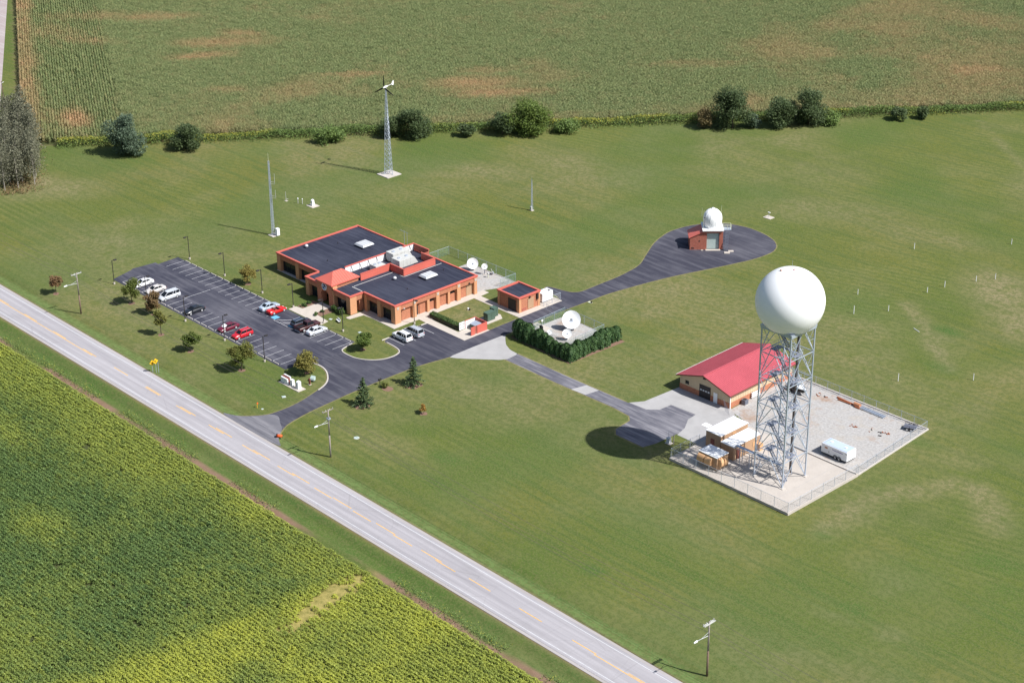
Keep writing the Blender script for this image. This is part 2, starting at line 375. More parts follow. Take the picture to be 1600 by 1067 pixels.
c = g.mix(g.math('MULTIPLY', g.ramp(mow, .47, .60), .70), c, (.143,.154,.043))
c = g.mix(g.math('MULTIPLY', g.ramp(mow, .53, .42), .65), c, (.058,.093,.020))
c = g.mix(g.math('MULTIPLY', g.ramp(stw, .10, .85), .55), c, (.165,.168,.054))
c = g.mix(g.math('MULTIPLY', g.attr('dry'), g.ramp(f_mid, .22, .52)), c, (.250,.205,.118))
c = g.mix(g.math('MULTIPLY', g.attr('lush'), .95), c, (.054,.112,.024))
c = g.mix(g.math('MULTIPLY', g.attr('verge'), .85), c, (.128,.188,.062))
c = g.mix(g.math('MULTIPLY', g.ramp(f_met, .50, .72), .35), c, (.148,.142,.050))
c = g.mix(g.math('MULTIPLY', g.ramp(f_met, .50, .32), .40), c, (.052,.087,.020))
c = g.mix(g.math('MULTIPLY', g.ramp(f_fine, .46, .70), .55), c, (.042,.065,.014))
c = g.mix(g.math('MULTIPLY', g.ramp(f_fine, .52, .30), .45), c, (.158,.165,.062))
soilc = g.mix(f_mid, (.15,.085,.055), (.27,.18,.13))
soilc = g.mix(g.attr('crop'), soilc, (.060,.070,.026)); soilc = g.mix(g.attr('gold'), soilc, g.mix(g.ramp(f_met, .3, .7), (.16,.15,.04), (.38,.31,.11)))
c = g.mix(g.attr('soil'), c, soilc); g.color(c); g.rough(.95, .1); g.bump(f_fine, .6, .12)
gm.materials.append(g.m)
ground = bpy.data.objects.new('ground', gm); col.objects.link(ground); ground['kind'] = 'structure'

# ---------------------------------------------------------------- roads, lots, paths
def ribbon(mb, pts, wd, z0, z1, closed=False):
    pts = [Vector((x, y)) for x, y in pts]; n = len(pts); L_, R_ = [], []
    for i in range(n):
        a = pts[i-1] if i > 0 else pts[i]; b = pts[i+1] if i < n-1 else pts[i]
        d = (b-a).normalized(); nn = Vector((-d.y, d.x)); L_.append(pts[i]+nn*wd/2); R_.append(pts[i]-nn*wd/2)
    for i in range(n-1):
        mb.hexa([(q.x, q.y, z0) for q in (R_[i], R_[i+1], L_[i+1], L_[i])], [(q.x, q.y, z1) for q in (R_[i], R_[i+1], L_[i+1], L_[i])])
    return mb
def chaikin(pts, it=1, closed=True, k=.25):
    for _ in range(it):
        out = []; n = len(pts)
        for i in range(n if closed else n-1):
            a = pts[i]; b = pts[(i+1) % n]
            out += [(a[0]*(1-k)+b[0]*k, a[1]*(1-k)+b[1]*k), (a[0]*k+b[0]*(1-k), a[1]*k+b[1]*(1-k))]
        pts = out
    return pts
road = MB().box(-2000, 2000, -3.72, 3.72, -.1, .04); ro = struct('road', road, M['road']); ro.location = (-170, -60.95, 0); ro.rotation_euler = (0,0,ROAD_RZ)
for s_ in (-1, 1):
    o = struct('shoulder', MB().box(-2000, 2000, min(s_*3.73, s_*4.3), max(s_*3.73, s_*4.3), -.12, .015), M['shoulder'], ro)
    o = struct('edge_line', MB().box(-2000, 2000, s_*3.1-.075, s_*3.1+.075, .03, .0445), M['line'], ro)
cl = MB()
for a in np.arange(-180, 260, 12.0): cl.box(a, a+5.2, .08, .22, .03, .0445)
cl.box(185, 300, -.22, -.08, .03, .0445); cl.box(-60, 40, -.22, -.08, .03, .0443)
for a in np.arange(60, 150, 11.0): cl.box(a, a+5.0, -.22, -.08, .03, .0443)
struct('centre_line', cl, M['yellow'], ro)
LOT = [(-161.0,-37.0),(-162.7,-31.2),(-163.2,-30.4),(-162.6,-24.7),(-161.4,-24.8),(-161.7,-19.2),(-97.4,-18.7),(-96.9,-21.5),(-96.2,-23.3),(-94.3,-23.5),(-94.3,-31.0),(-96.4,-31.5),(-97.0,-33.0),(-97.0,-36.9)]
lot = struct('parking_lot', MB().prism(LOT, -.05, .026), M['lot'])
DRIVE = [(-95.5,-23.4),(-94.2,-23.7),(-91,-23.5),(-88.3,-21.9),(-86.8,-19.7),(-86.5,-16.8),(-87.4,-14.9),(-90,-14.3),(-94.3,-14.2),(-94.3,-1.5),(-90.9,-1.7),(-82.0,-1.8),(-82.2,5),(-82.3,14),(-82.4,21.5),(-82.5,26.6),(-85.1,27.9),(-87.3,28.1),(-90.3,29.1),(-89.8,30.2),(-84.4,31.2),(-82.8,33),(-82.9,37.7),(-82.9,45.9),(-84,53.3),(-87.3,59),(-91.2,66),(-93.3,73.2),(-92.6,79.2),(-90,84.5),(-86.5,87.2),(-81.7,88.6),(-76.4,88.1),(-72.3,86.6),(-69.6,84.3),(-68,81),(-68.2,74.8),(-71.1,64.8),(-74.7,53.8),(-76.5,45.3),(-78,36.7),(-78.2,29.8),(-78.4,25.4),(-78.4,19.6),(-78.2,13.5),(-78.2,5.5),(-77.5,-3),(-78.2,-9.1),(-79,-12.8),(-79.7,-17.2),(-79.9,-24.5),(-79.7,-34.4),(-79.3,-40),(-78.9,-45.2),(-77.9,-50.6),(-76.6,-53),(-73.2,-57.4),(-88.5,-57.2),(-85.1,-53.5),(-83.4,-51),(-83.2,-46.6),(-83.6,-43.2),(-84.7,-39.2),(-85.9,-35.6),(-87.7,-33.4),(-90.7,-31.4),(-93.6,-30.8),(-95.5,-31.2)]
struct('driveway', MB().prism(chaikin(DRIVE, 2, True, .2), -.05, .032), M['drive'])
dv_ = chaikin(DRIVE, 2, True, .2); struct('dry_verge', ribbon(MB(), dv_+dv_[:1], .55, -.05, .014), M['dry_edge'])
struct('dry_verge', ribbon(MB(), [(-69.6,-2.0),(-55,-2.0),(-39.6,-1.5),(-35,-1.9),(-33.6,-3.2),(-33.1,-7.6),(-31.6,-9.1),(-24.8,-9.1)], .7, -.05, .013), M['dry_edge'])
struct('dry_verge', ribbon(MB(), [(-69.8,1.6),(-55,1.6),(-39.5,1.9)], .7, -.05, .013), M['dry_edge'])
struct('driveway_apron', MB().prism(chaikin([(-91.5,-57.3),(-87.0,-55.6),(-84.6,-53.2),(-83.2,-50.4),(-81.5,-50.0),(-79.0,-51.6),(-76.9,-52.6),(-74.6,-55.4),(-70.6,-57.4)], 2, True, .2), -.05, .037), asphalt('apron_asphalt', (.135,.133,.150), (.27,.26,.275), 70, .75))
struct('junction_apron', MB().prism(chaikin([(-78.4,-9.6),(-76.4,-8.4),(-69.3,-2.1),(-69.6,1.6),(-72.2,1.8),(-74.6,2.9),(-76.6,4.6),(-78.3,6.2),(-78.5,-2)], 1, True, .15), -.05, .038), M['apron'])
struct('service_drive', MB().prism([(-69.6,-2.0),(-55,-2.0),(-39.6,-1.5),(-35,-1.9),(-33.6,-3.2),(-33.1,-7.6),(-31.6,-9.1),(-24.8,-9.1),(-24.1,-6.5),(-23.6,4.5),(-26.2,8.4),(-33.2,7.9),(-33.4,4.6),(-35,2.9),(-39.5,1.9),(-55,1.6),(-69.8,1.6)], -.05, .028), M['old_drive'])
struct('drive_patch', MB().prism([(-50.7,-1.9),(-49.9,1.6),(-46.6,1.7),(-47.1,-1.6)], -.05, .034), M['apron'])
struct('shop_apron', MB().prism([(-38.9,2.1),(-37.2,4.7),(-36.6,14.3),(-23.4,14.3),(-18.1,10.6),(-18.1,-1),(-23.6,-1.0),(-24.4,2),(-26.3,5.1),(-26.6,7.6),(-32.6,7.2),(-32.8,4.1),(-34.6,2.4)], -.05, .040), M['apron'])
struct('gravel_yard', MB().prism([(-23.3,13.6),(-24.6,33.9),(7.4,34.0),(8.9,10.7),(-18.1,10.7),(-18.1,12.2)], -.05, .048), M['gravel'])
pad = struct('tower_pad', MB().box(-18.1, 9.4, -9.2, 10.6, -.1, .5), M['concrete_tan'])
struct('pad_kerb', MB().box(-6.5, 9.3, 10.1, 10.45, .5, .72), M['concrete'], pad)
for k in range(1, 6): struct('pad_joint', MB().box(-18.1+k*4.58, -18.05+k*4.58, -9.15, 10.0, .45, .5025), M['apron'], pad)
struct('yard_kerb', ribbon(MB(), [(-24.8,34.1),(7.7,34.2),(9.1,10.8)], .35, -.1, .22), M['concrete'])
struct('entrance_walk', MB().prism([(-120.3,-18.6),(-120.3,-16.6),(-118.4,-16.2),(-118.4,-11.2),(-114.6,-11.2),(-114.6,-15.9),(-109.3,-16.4),(-109.0,-18.6)], -.05, .09), M['walk'])
struct('front_walk', MB().prism([(-107.6,-12.6),(-107.0,-12.4),(-106.6,-9.0),(-104,-8.7),(-96.6,-8.8),(-96.6,-7.0),(-108.2,-7.0),(-108.2,-12.4)], -.05, .085), M['walk'])
struct('side_walk', MB().prism([(-98.6,-7.2),(-96.65,-7.2),(-96.65,-1.9),(-90,-2.0),(-82.0,-2.0),(-82.1,5.2),(-86.4,5.2),(-86.0,-.15),(-94,0.0),(-96.6,1.4),(-96.65,13.9),(-82.3,14.0),(-82.3,26.8),(-86.4,26.8),(-86.4,22),(-84,21.6),(-91,21.6),(-91,15.7),(-96.5,15.8),(-96.7,18.4),(-98.6,18.4)], -.05, .080), M['walk'])
struct('generator_walk', MB().prism([(-90.9,16.2),(-90.9,21.4),(-84.3,21.4),(-84.3,16.2)], -.05, .082), M['walk'])  # paved walkway slab beneath the generator building, not grass
struct('dish_yard', MB().prism([(-112,16.4),(-112.1,26.6),(-97.0,26.7),(-97.1,21.3),(-98.5,18.2),(-98.4,16.4)], -.05, .045), M['gravel'])
struct('dish_compound_floor', MB().prism([(-76.6,13.6),(-76.2,20.6),(-75.2,21.5),(-64.8,21.3),(-64.3,10.6),(-72.4,10.9),(-75.8,11.4)], -.05, .045), M['gravel'])
struct('compound_path', MB().prism([(-78.0,13.6),(-78.0,15.2),(-73.3,15.0),(-72.3,12.4),(-73.4,12.2),(-74.2,13.6)], -.05, .050), M['walk'])
kb = MB(); ribbon(kb, chaikin([(-97.4,-18.5),(-96.8,-21.5),(-96.2,-23.3),(-94.2,-23.75),(-91,-23.55),(-88.3,-21.95),(-86.7,-19.7),(-86.4,-16.8),(-87.3,-14.8),(-90,-14.2),(-94.0,-14.15)], 2, False), .22, -.05, .13)
struct('island_kerb', kb, M['concrete'])
struct('corner_kerb', ribbon(MB(), chaikin([(-96.6,-31.4),(-93.6,-30.7),(-90.7,-31.3),(-87.6,-33.3),(-85.8,-35.5),(-84.6,-39.2)], 2, False), .26, -.05, .11), M['concrete'])
fr = MB(); a_ = np.array([-170., -63.]); d_ = np.array([-.8645, .5025]); n_ = np.array([-.5025, -.8645])
struct('farm_road', ribbon(MB(), [tuple(a_+d_*t+n_*3.4) for t in (-60, 0, 60, 120, 200, 300, 420, 600)], 6.2, -.05, .03), asphalt('gravel_road', (.36,.30,.29), (.46,.42,.41), 150, .8))

# painted stall lines, accessible bay, wheel stops
STALL = 2.55
ln = MB().box(-.04, .04, -2.35, 2.35, 0, .006).build('parking_line', M['line'], lot); ln.location = (-158.2, -33.9, .026)
for k in range(1, 24): share(ln, lot, (-158.2+k*STALL, -33.9, .026))
for k in range(16): share(ln, lot, (-158.9+k*STALL, -21.9, .026))
for k in range(6): share(ln, lot, (-110.6+k*STALL, -21.9, .026))
ln2 = MB().box(-1.7, 1.7, -.05, .05, 0, .006).build('hatch_line', M['line'], lot); ln2.location = (-116.4,-22.6,.026); ln2.rotation_euler = (0,0,R(47))
for k in range(1,5): share(ln2, lot, (-116.4+k*.55, -22.6+k*.55, .026) if k < 3 else (-115.0+(k-3)*.9, -22.9+(k-3)*.3, .026), R(47))
MB().box(-118.1,-113.2,-24.25,-24.15,.026,.0325).build('parking_line', M['line'], lot)
MB().box(-141,-140.9,-31.4,-24.6,.026,.031).build('lot_seam', M['line'], lot)
for x in (-118.9, -112.9):
    b_ = MB().box(x-.75, x+.75, -23.9, -22.4, .026, .033).build('accessible_panel', M['blue'], lot)
ws_mb = MB().hexa([(-.95,-.11,0),(.95,-.11,0),(.95,.11,0),(-.95,.11,0)], [(-.92,-.07,.15),(.92,-.07,.15),(.92,.07,.15),(-.92,.07,.15)])
ws = ws_mb.build('wheel_stop', M['concrete']); tag(ws, None, 'wheel stop'); used = []
for k in range(23): put(ws, used, (-156.9+k*STALL, -36.45, .026), 0, f'{ORD[k]} pale wheel stop from far end of roadside row', 'roadside wheel stops')
for k in range(15): put(ws, used, (-157.6+k*STALL, -19.25, .026), 0, f'{ORD[k]} pale wheel stop from far end of office-side row', 'office-side wheel stops')
for k in range(5): put(ws, used, (-109.3+k*STALL, -19.2, .026), 0, f'{ORD[k]} pale wheel stop past the entrance walk, office-side row', 'office-side wheel stops')
for k, y in enumerate((-13.3, -5.3, -2.6)): put(ws, used, (-94.0, y, .03), R(90), ['wheel stop in the side lot nearest the tree island','wheel stop in the side lot beside the grey wagon','wheel stop in the side lot nearest the hedge walk'][k], 'side lot wheel stops')
for y in (-12.3, -9.2, -7.0, -4.2): 
    o = MB().box(-93.9,-89.1,y-.05,y+.05,.032,.038).build('parking_line', M['line'], lot)

# ---------------------------------------------------------------- crops (stuff): instanced row segments
def quads(name, Q, mat_, tint=None, parent=None, fade=None):
    """Q: (n,4,3) array of quads"""
    Q = np.asarray(Q, dtype=np.float32); n = len(Q); m = bpy.data.meshes.new(name)
    m.vertices.add(n*4); m.vertices.foreach_set('co', Q.reshape(-1)); m.loops.add(n*4)
    m.loops.foreach_set('vertex_index', np.arange(n*4, dtype=np.int32)); m.polygons.add(n)
    m.polygons.foreach_set('loop_start', np.arange(0, n*4, 4, dtype=np.int32)); m.update(calc_edges=True)
    for nm, a in (('tint', tint), ('fade', fade)):
        if a is not None:
            at = m.attributes.new(nm, 'FLOAT', 'POINT'); at.data.foreach_set('value', np.repeat(np.asarray(a, dtype=np.float32), 4))
    m.materials.append(mat_)
    return m
def leafquads(P, size, rs, up=.3, aspect=.6):
    """random leaf quads at points P, partly facing up"""
    n = len(P); nor = rs.normal(size=(n,3)); nor[:,2] = np.abs(nor[:,2])+up*2; nor /= np.linalg.norm(nor, axis=1)[:,None]
    t = np.cross(nor, rs.normal(size=(n,3))); t /= np.linalg.norm(t, axis=1)[:,None]+1e-9; b = np.cross(nor, t)
    s_ = (size*(.65+.7*rs.rand(n)))[:,None] if np.isscalar(size) else size[:,None]
    t = t*s_; b = b*s_*aspect
    return np.stack([P-t, P-b*.9, P+t, P+b*.9], 1)
def scatter(name, pts, rot, dryv, idx, meshes, scl):
    """points mesh + geometry nodes that set a crop row segment on every point"""
    m = bpy.data.meshes.new(name); m.from_pydata(pts.tolist(), [], [])
    for nm, a in (('rotz', rot), ('dry', dryv), ('scl', scl)):
        at = m.attributes.new(nm, 'FLOAT', 'POINT'); at.data.foreach_set('value', np.asarray(a, dtype=np.float32))
    at = m.attributes.new('idx', 'INT', 'POINT'); at.data.foreach_set('value', np.asarray(idx, dtype=np.int32))
    o = bpy.data.objects.new(name, m); col.objects.link(o)
    src = bpy.data.collections.new(name+'_rows')
    for k, mm in enumerate(meshes): src.objects.link(bpy.data.objects.new(f'{name}_row_{k}', mm))
    ng = bpy.data.node_groups.new(name+'_scatter', 'GeometryNodeTree')
    ng.interface.new_socket('Geometry', in_out='INPUT', socket_type='NodeSocketGeometry')
    ng.interface.new_socket('Geometry', in_out='OUTPUT', socket_type='NodeSocketGeometry')
    gi = ng.nodes.new('NodeGroupInput'); go = ng.nodes.new('NodeGroupOutput')
    ip = ng.nodes.new('GeometryNodeInstanceOnPoints'); ci = ng.nodes.new('GeometryNodeCollectionInfo')
    ci.inputs['Collection'].default_value = src; ci.inputs['Separate Children'].default_value = True; ci.inputs['Reset Children'].default_value = True
    ip.inputs['Pick Instance'].default_value = True
    def na(nm, ty):
        q = ng.nodes.new('GeometryNodeInputNamedAttribute'); q.data_type = ty; q.inputs[0].default_value = nm; return q.outputs[0]
    cz = ng.nodes.new('ShaderNodeCombineXYZ'); ng.links.new(na('rotz', 'FLOAT'), cz.inputs[2])
    cs = ng.nodes.new('ShaderNodeCombineXYZ'); cs.inputs[0].default_value = 1; cs.inputs[1].default_value = 1; ng.links.new(na('scl', 'FLOAT'), cs.inputs[2])
    ng.links.new(gi.outputs[0], ip.inputs['Points']); ng.links.new(ci.outputs[0], ip.inputs['Instance'])
    ng.links.new(na('idx', 'INT'), ip.inputs['Instance Index']); ng.links.new(cz.outputs[0], ip.inputs['Rotation']); ng.links.new(cs.outputs[0], ip.inputs['Scale'])
    ng.links.new(ip.outputs[0], go.inputs[0])
    md = o.modifiers.new('scatter', 'NODES'); md.node_group = ng
    return o
def corn_seg(seed):
    rs = np.random.RandomState(seed); Q = []; T = []
    for k in range(9):
        x = -1+k*.23+rs.uniform(-.06,.06); y = rs.uniform(-.07,.07); h = rs.uniform(1.95,2.45)
        for j in range(7):
            z = h*rs.uniform(.35,.98); an = rs.uniform(0, 6.283); d = np.array([math.cos(an), math.sin(an), 0]); s_ = np.array([-d[1], d[0], 0])
            L_ = rs.uniform(.3,.55); b0 = np.array([x,y,z]); b1 = b0+d*L_*.55+np.array([0,0,.20]); b2 = b0+d*L_*1.1+np.array([0,0,-.12]); wd = .055
            Q.append([b0-s_*wd*.5, b1-s_*wd, b1+s_*wd, b0+s_*wd*.5]); Q.append([b1-s_*wd, b2-s_*.02, b2+s_*.02, b1+s_*wd]); t = rs.uniform(0,1); T += [t, t]
        for j in range(2):   # tassel
            an = rs.uniform(0,6.283); d = np.array([math.cos(an)*.06, math.sin(an)*.06, 0]); a = np.array([x,y,h-.05]); tp = np.array([x+rs.uniform(-.1,.1),y+rs.uniform(-.1,.1),h+.28])
            Q.append([a-d*.4, tp-d, tp+d, a+d*.4]); T.append(1.9)
    return np.array(Q), np.array(T)
M['corn'] = leafmat('corn_leaf', (.105,.158,.058), (.325,.370,.160), (.56,.37,.20), True, .3)
cm = [quads('corn_row', *[(q, M['corn'], t) for q, t in [corn_seg(100+k)]][0]) for k in range(5)]
pts, rot = [], []
SEG, ROW = 2.0, .76
ta = math.atan2(TD[1], TD[0])
for i in range(int(182/ROW)):
    n_ = 5.0+i*ROW; s_ = np.arange(-130, 350, SEG)+rnd.uniform(0, SEG)
    q = P0[None,:]+TD[None,:]*s_[:,None]+TN[None,:]*n_
    q = q[left_d(q[:,0], q[:,1]) > 27]; pts.append(q); rot.append(np.full(len(q), ta))
la = math.atan2(LED[1], LED[0])
for i in range(int(27/ROW)):
    s_ = np.arange(-80, 175, SEG)+rnd.uniform(0, SEG); q = LE0[None,:]+LED[None,:]*s_[:,None]+LEN[None,:]*(.6+i*ROW)
    q = q[(uv_n(q[:,0], q[:,1]) > 5.0)]; pts.append(q); rot.append(np.full(len(q), la))
pts = np.concatenate(pts); rot = np.concatenate(rot); npt = len(pts); rs = np.random.RandomState(5)
X, Y = pts[:,0], pts[:,1]
dryv = .42*n01(vnoise(X, Y, 34, 41, 5), .50, .72)
for (cx, cy, ra, rb, an, am) in [(-294,89,17,6,50,.95),(-288,75,11,4,60,.9),(-300,98,9,4,30,.7),(-208,115,14,7,50,.9),(-197,114,16,5,50,.95),(-215,126,10,4,50,.5),(-240,95,12,3,50,.75),(-113,229,16,9,60,.75),(-337,89,16,5,50,.6),(-330,58,12,5,30,.5),(-262,14,10,5,-20,.95),(-176,174,16,4,52,.6),(-164,268,14,6,52,.4),(-222,34,13,3,52,.85),(-190,80,8,2.5,52,.6),(-178,92,8,2.5,52,.7),(-254,60,9,3.5,50,.5),(-140,150,10,3,52,.6),(-180,100,40,3,52,.35),(-352,75,20,6,50,.45)]:
    dryv = np.maximum(dryv, am*blob(X, Y, cx, cy, ra, rb, an)*(.55+.7*vnoise(X, Y, 5, 61, 3)))
ld = left_d(X, Y); dryv = np.maximum(dryv, .85*n01(7.5-ld+4*(vnoise(X, Y, 6, 72, 2)-.5), 0, 4)*(.35+.8*vnoise(X, Y, 7, 71, 3)))
for (cx, cy, ra, rb, an) in [(-182,155,26,4,70),(-230,135,40,9,52),(-265,120,40,8,52)]: dryv *= 1-.8*blob(X, Y, cx, cy, ra, rb, an)
dryv = np.clip(dryv+rs.normal(0, .09, npt), 0, 1)
keep = rs.rand(npt) > .02
scl = np.clip(.90+.20*vnoise(X, Y, 18, 81, 3)+rs.normal(0,.11,npt)-.10*dryv, .55, 1.3)
hh = np.zeros(npt)
corn = scatter('corn_field', np.stack([X, Y, hh], -1)[keep], (rot+rs.normal(0,.10,npt)+math.pi*(rs.rand(npt) > .5))[keep], dryv[keep], rs.randint(0, 5, npt)[keep], cm, scl[keep])
tag(corn, 'tall green corn field with tan dry patches behind the hedge line', 'corn', kind='stuff')
def soy_seg(seed):
    rs = np.random.RandomState(seed); n = 78
    x = rs.uniform(-.58,.58,n); y = rs.normal(0,.25,n); z = .18+.66*np.sqrt(rs.rand(n))*np.clip(1-np.abs(y)/.70, .15, 1)
    P = np.stack([x,y,z],-1); return leafquads(P, .135, rs, .55, .75), rs.rand(n)
M['soy'] = leafmat('soybean_leaf', (.076,.135,.040), (.205,.300,.095), (.52,.54,.085), True, .4)
sm = [quads('soy_row', *[(q, M['soy'], t) for q, t in [soy_seg(200+k)]][0]) for k in range(6)]
pts = []
for i in range(int(96/.76)):
    n_ = 11.5+i*.76
    lo = -178+i*.76*1.55; hi = 40-i*.76*.60
    if hi-lo < 4: break
    s_ = np.arange(lo, hi, 1.05)+rnd.uniform(0, 1); pts.append(np.stack([s_, -60.95+ROAD_RZ*(s_+170)-n_+np.array([rnd.gauss(0,.05) for _ in s_])], -1))
pts = np.concatenate(pts); X, Y = pts[:,0], pts[:,1]; npt = len(pts); rs = np.random.RandomState(9)
edge = -(Y-(-60.95+ROAD_RZ*(X+170)))-11.5
vig = vnoise(X, Y, 26, 91, 4)
dryv = .30*n01(vig, .42, .66)+.42*n01(18+10*(vnoise(X, Y, 22, 95, 3)-.5)-edge, 0, 12)*n01(-20-X, -10, 40)
yel = n01(X+33+9*(vnoise(X, Y, 11, 96, 3)-.5)-.12*(Y+72), 0, 7)*(.22+.80*vnoise(X, Y, 7, 97, 4))
dryv = np.maximum(dryv, yel)
for (cx, cy, ra, rb, an, am) in [(-25,-85,5,13,15,.95),(-76,-104,8,5,0,.45),(-110,-90,14,4,-10,.35),(-5,-84,10,6,0,.7),(-20,-96,10,5,0,.75)]: dryv = np.maximum(dryv, am*blob(X, Y, cx, cy, ra, rb, an)*(.5+.7*vnoise(X, Y, 4, 98, 3)))
for (cx, cy, ra, rb, an) in [(-52,-84,22,7,-8),(-48,-112,20,8,20),(-16,-104,5,4,0)]: dryv *= 1-.5*blob(X, Y, cx, cy, ra, rb, an)
dryv = np.clip(dryv+rs.normal(0,.07,npt), 0, 1)
bare = blob(X, Y, -24.3, -84.0, 3.0, 12.0, 14)*(.45+.95*vnoise(X, Y, 2.2, 99, 3))
keep = bare+rs.normal(0,.16,npt) < .62
gapn = vnoise(X, Y, 3.2, 120, 2); keep &= ~((gapn > .84) & (rs.rand(npt) > .5))
scl = np.clip(.88+.6*(vnoise(X, Y, 5, 101, 3)-.5)+rs.normal(0,.16,npt), .45, 1.4)
soy = scatter('soybean_field', np.stack([X, Y, np.zeros(npt)], -1)[keep], (ROAD_RZ+rs.normal(0,.12,npt)+math.pi*(rs.rand(npt) > .5))[keep], dryv[keep], rs.randint(0,6,npt)[keep], sm, scl[keep])
tag(soy, 'soybean field in rows beside the road, yellowing towards the corner', 'soybeans', kind='stuff')
# ---------------------------------------------------------------- trees and shrubs
LM = {
 'maple': leafmat('maple_leaf', (.062,.106,.022), (.190,.255,.058), (.30,.13,.05), trans=.38),
 'golden': leafmat('yellowing_leaf', (.095,.118,.030), (.27,.28,.075), (.34,.20,.05), trans=.3),
 'rust': leafmat('rust_leaf', (.11,.092,.040), (.25,.19,.085), (.33,.12,.08), trans=.3),
 'spruce': leafmat('spruce_needle', (.040,.075,.030), (.125,.175,.070), trans=.12),
 'arbor': leafmat('arborvitae_spray', (.026,.066,.024), (.085,.150,.048), trans=.12),
 'dark': leafmat('dark_leaf', (.050,.082,.034), (.160,.210,.085), trans=.4),
 'bluish': leafmat('blue_green_leaf', (.060,.100,.060), (.190,.250,.165), trans=.4),
 'poplar': leafmat('grove_leaf', (.098,.104,.066), (.275,.270,.180), trans=.4),
 'weed': leafmat('goldenrod_weeds', (.075,.125,.034), (.20,.28,.075), (.44,.40,.06), trans=.3),
 'hedge': leafmat('hedge_leaf', (.038,.078,.022), (.105,.165,.045), trans=.2),
}
def crown_pts(rs, n, blobs):
    """points spread through a set of ellipsoid clumps, denser towards their shells"""
    wts = np.array([b[3]*b[4]*b[5] for b in blobs]); wts = wts/wts.sum(); k = rs.choice(len(blobs), n, p=wts); B = np.array(blobs)[k]
    d = rs.normal(size=(n,3)); d /= np.linalg.norm(d, axis=1)[:,None]; r = rs.rand(n)**.45
    return B[:,:3]+d*B[:,3:6]*r[:,None]
def trunk_mb(h, r, rs, limbs, top):
    mb = MB(); mb.tube((0,0,-.2), (rs.uniform(-.1,.1), rs.uniform(-.1,.1), h), r, r*.7, 7)
    for x, y, z in limbs: mb.tube((0,0,h*rs.uniform(.75,.98)), (x, y, z), r*.5, r*.12, 5)
    return mb
def make_tree(name, cat, kind, H, W, seed, n, trunk=.28, leaf=.17, bark='bark', fade=0.0, label=None, clumps=11, loc=(0,0,0), group=None, low=None, lean=0.0, autumn_dir=None, openness=1.0):
    rs = np.random.RandomState(seed); t = thing(name, label, cat, loc, rs.uniform(0,6.28), group)
    z0 = H*trunk if low is None else low; ch = H-z0; bl = []
    for k in range(clumps):
        a = rs.uniform(0,6.283); f = rs.rand(); z = z0+ch*(.12+.76*f); rr = W/2*math.sin(math.pi*(.18+.70*f))**.8*rs.uniform(.25,.80)
        s_ = W*rs.uniform(.15,.25)*openness; bl.append((math.cos(a)*rr, math.sin(a)*rr, z, s_, s_, s_*rs.uniform(.65,.95)))
    bl.append((0,0,z0+ch*.55,W*.24,W*.24,ch*.36))
    P = crown_pts(rs, n, bl); Q = leafquads(P, leaf, rs, .35, .7); tint = rs.rand(n)*.75+.25*np.array([rs.rand() for _ in range(1)])
    fd = np.clip(fade*(.4+1.2*vnoise(P[:,0]*3+seed, P[:,2]*3, 2.2, seed, 2)), 0, 1) if fade else np.zeros(n)
    m = quads('crown', Q, LM[kind], tint, fade=fd); c = bpy.data.objects.new('crown', m); col.objects.link(c); c.parent = t
    trunk_mb(z0+ch*.35, max(.05, H*.017), rs, [b[:3] for b in bl[:7]], H).build('trunk', M[bark], t, True)
    return t
def make_conifer(name, cat, kind, H, W, seed, n, label, loc, group=None, leaf=.16, skirt=.25):
    rs = np.random.RandomState(seed); t = thing(name, label, cat, loc, rs.uniform(0,6.28), group); P = []; nb = int(H*11)
    mbt = MB().tube((0,0,-.2), (0,0,H*.97), H*.018, .015, 7)
    for k in range(nb):
        f = (k+rs.rand())/nb; z = skirt+(H-skirt)*f; L_ = W/2*(1-f)**.85*rs.uniform(.65,1.12)+.08; a = k*2.4+rs.uniform(-.4,.4); m_ = max(6, int(n/nb*(1.6*(1-f)+.25)))
        u_ = rs.rand(m_)**.7; x = math.cos(a)*L_*u_; y = math.sin(a)*L_*u_; zz = z-L_*.28*u_+rs.normal(0,.06,m_); sp = .10+.16*L_*u_
        P.append(np.stack([x+rs.normal(0,1,m_)*sp*.5, y+rs.normal(0,1,m_)*sp*.5, zz], -1))
        if k % 2 == 0: mbt.tube((0,0,z), (math.cos(a)*L_*.8, math.sin(a)*L_*.8, z-L_*.2), .03, .01, 4)
    P = np.concatenate(P); Q = leafquads(P, leaf, rs, .25, .5)
    m = quads('crown', Q, LM[kind], rs.rand(len(P))); c = bpy.data.objects.new('crown', m); col.objects.link(c); c.parent = t
    mbt.build('trunk', M['bark'], t, True); return t
def ring(x, y, r, seed):
    rs = random.Random(seed); return [(x+math.cos(k*.628)*r*rs.uniform(.7,1.2), y+math.sin(k*.628)*r*rs.uniform(.7,1.2)) for k in range(10)]
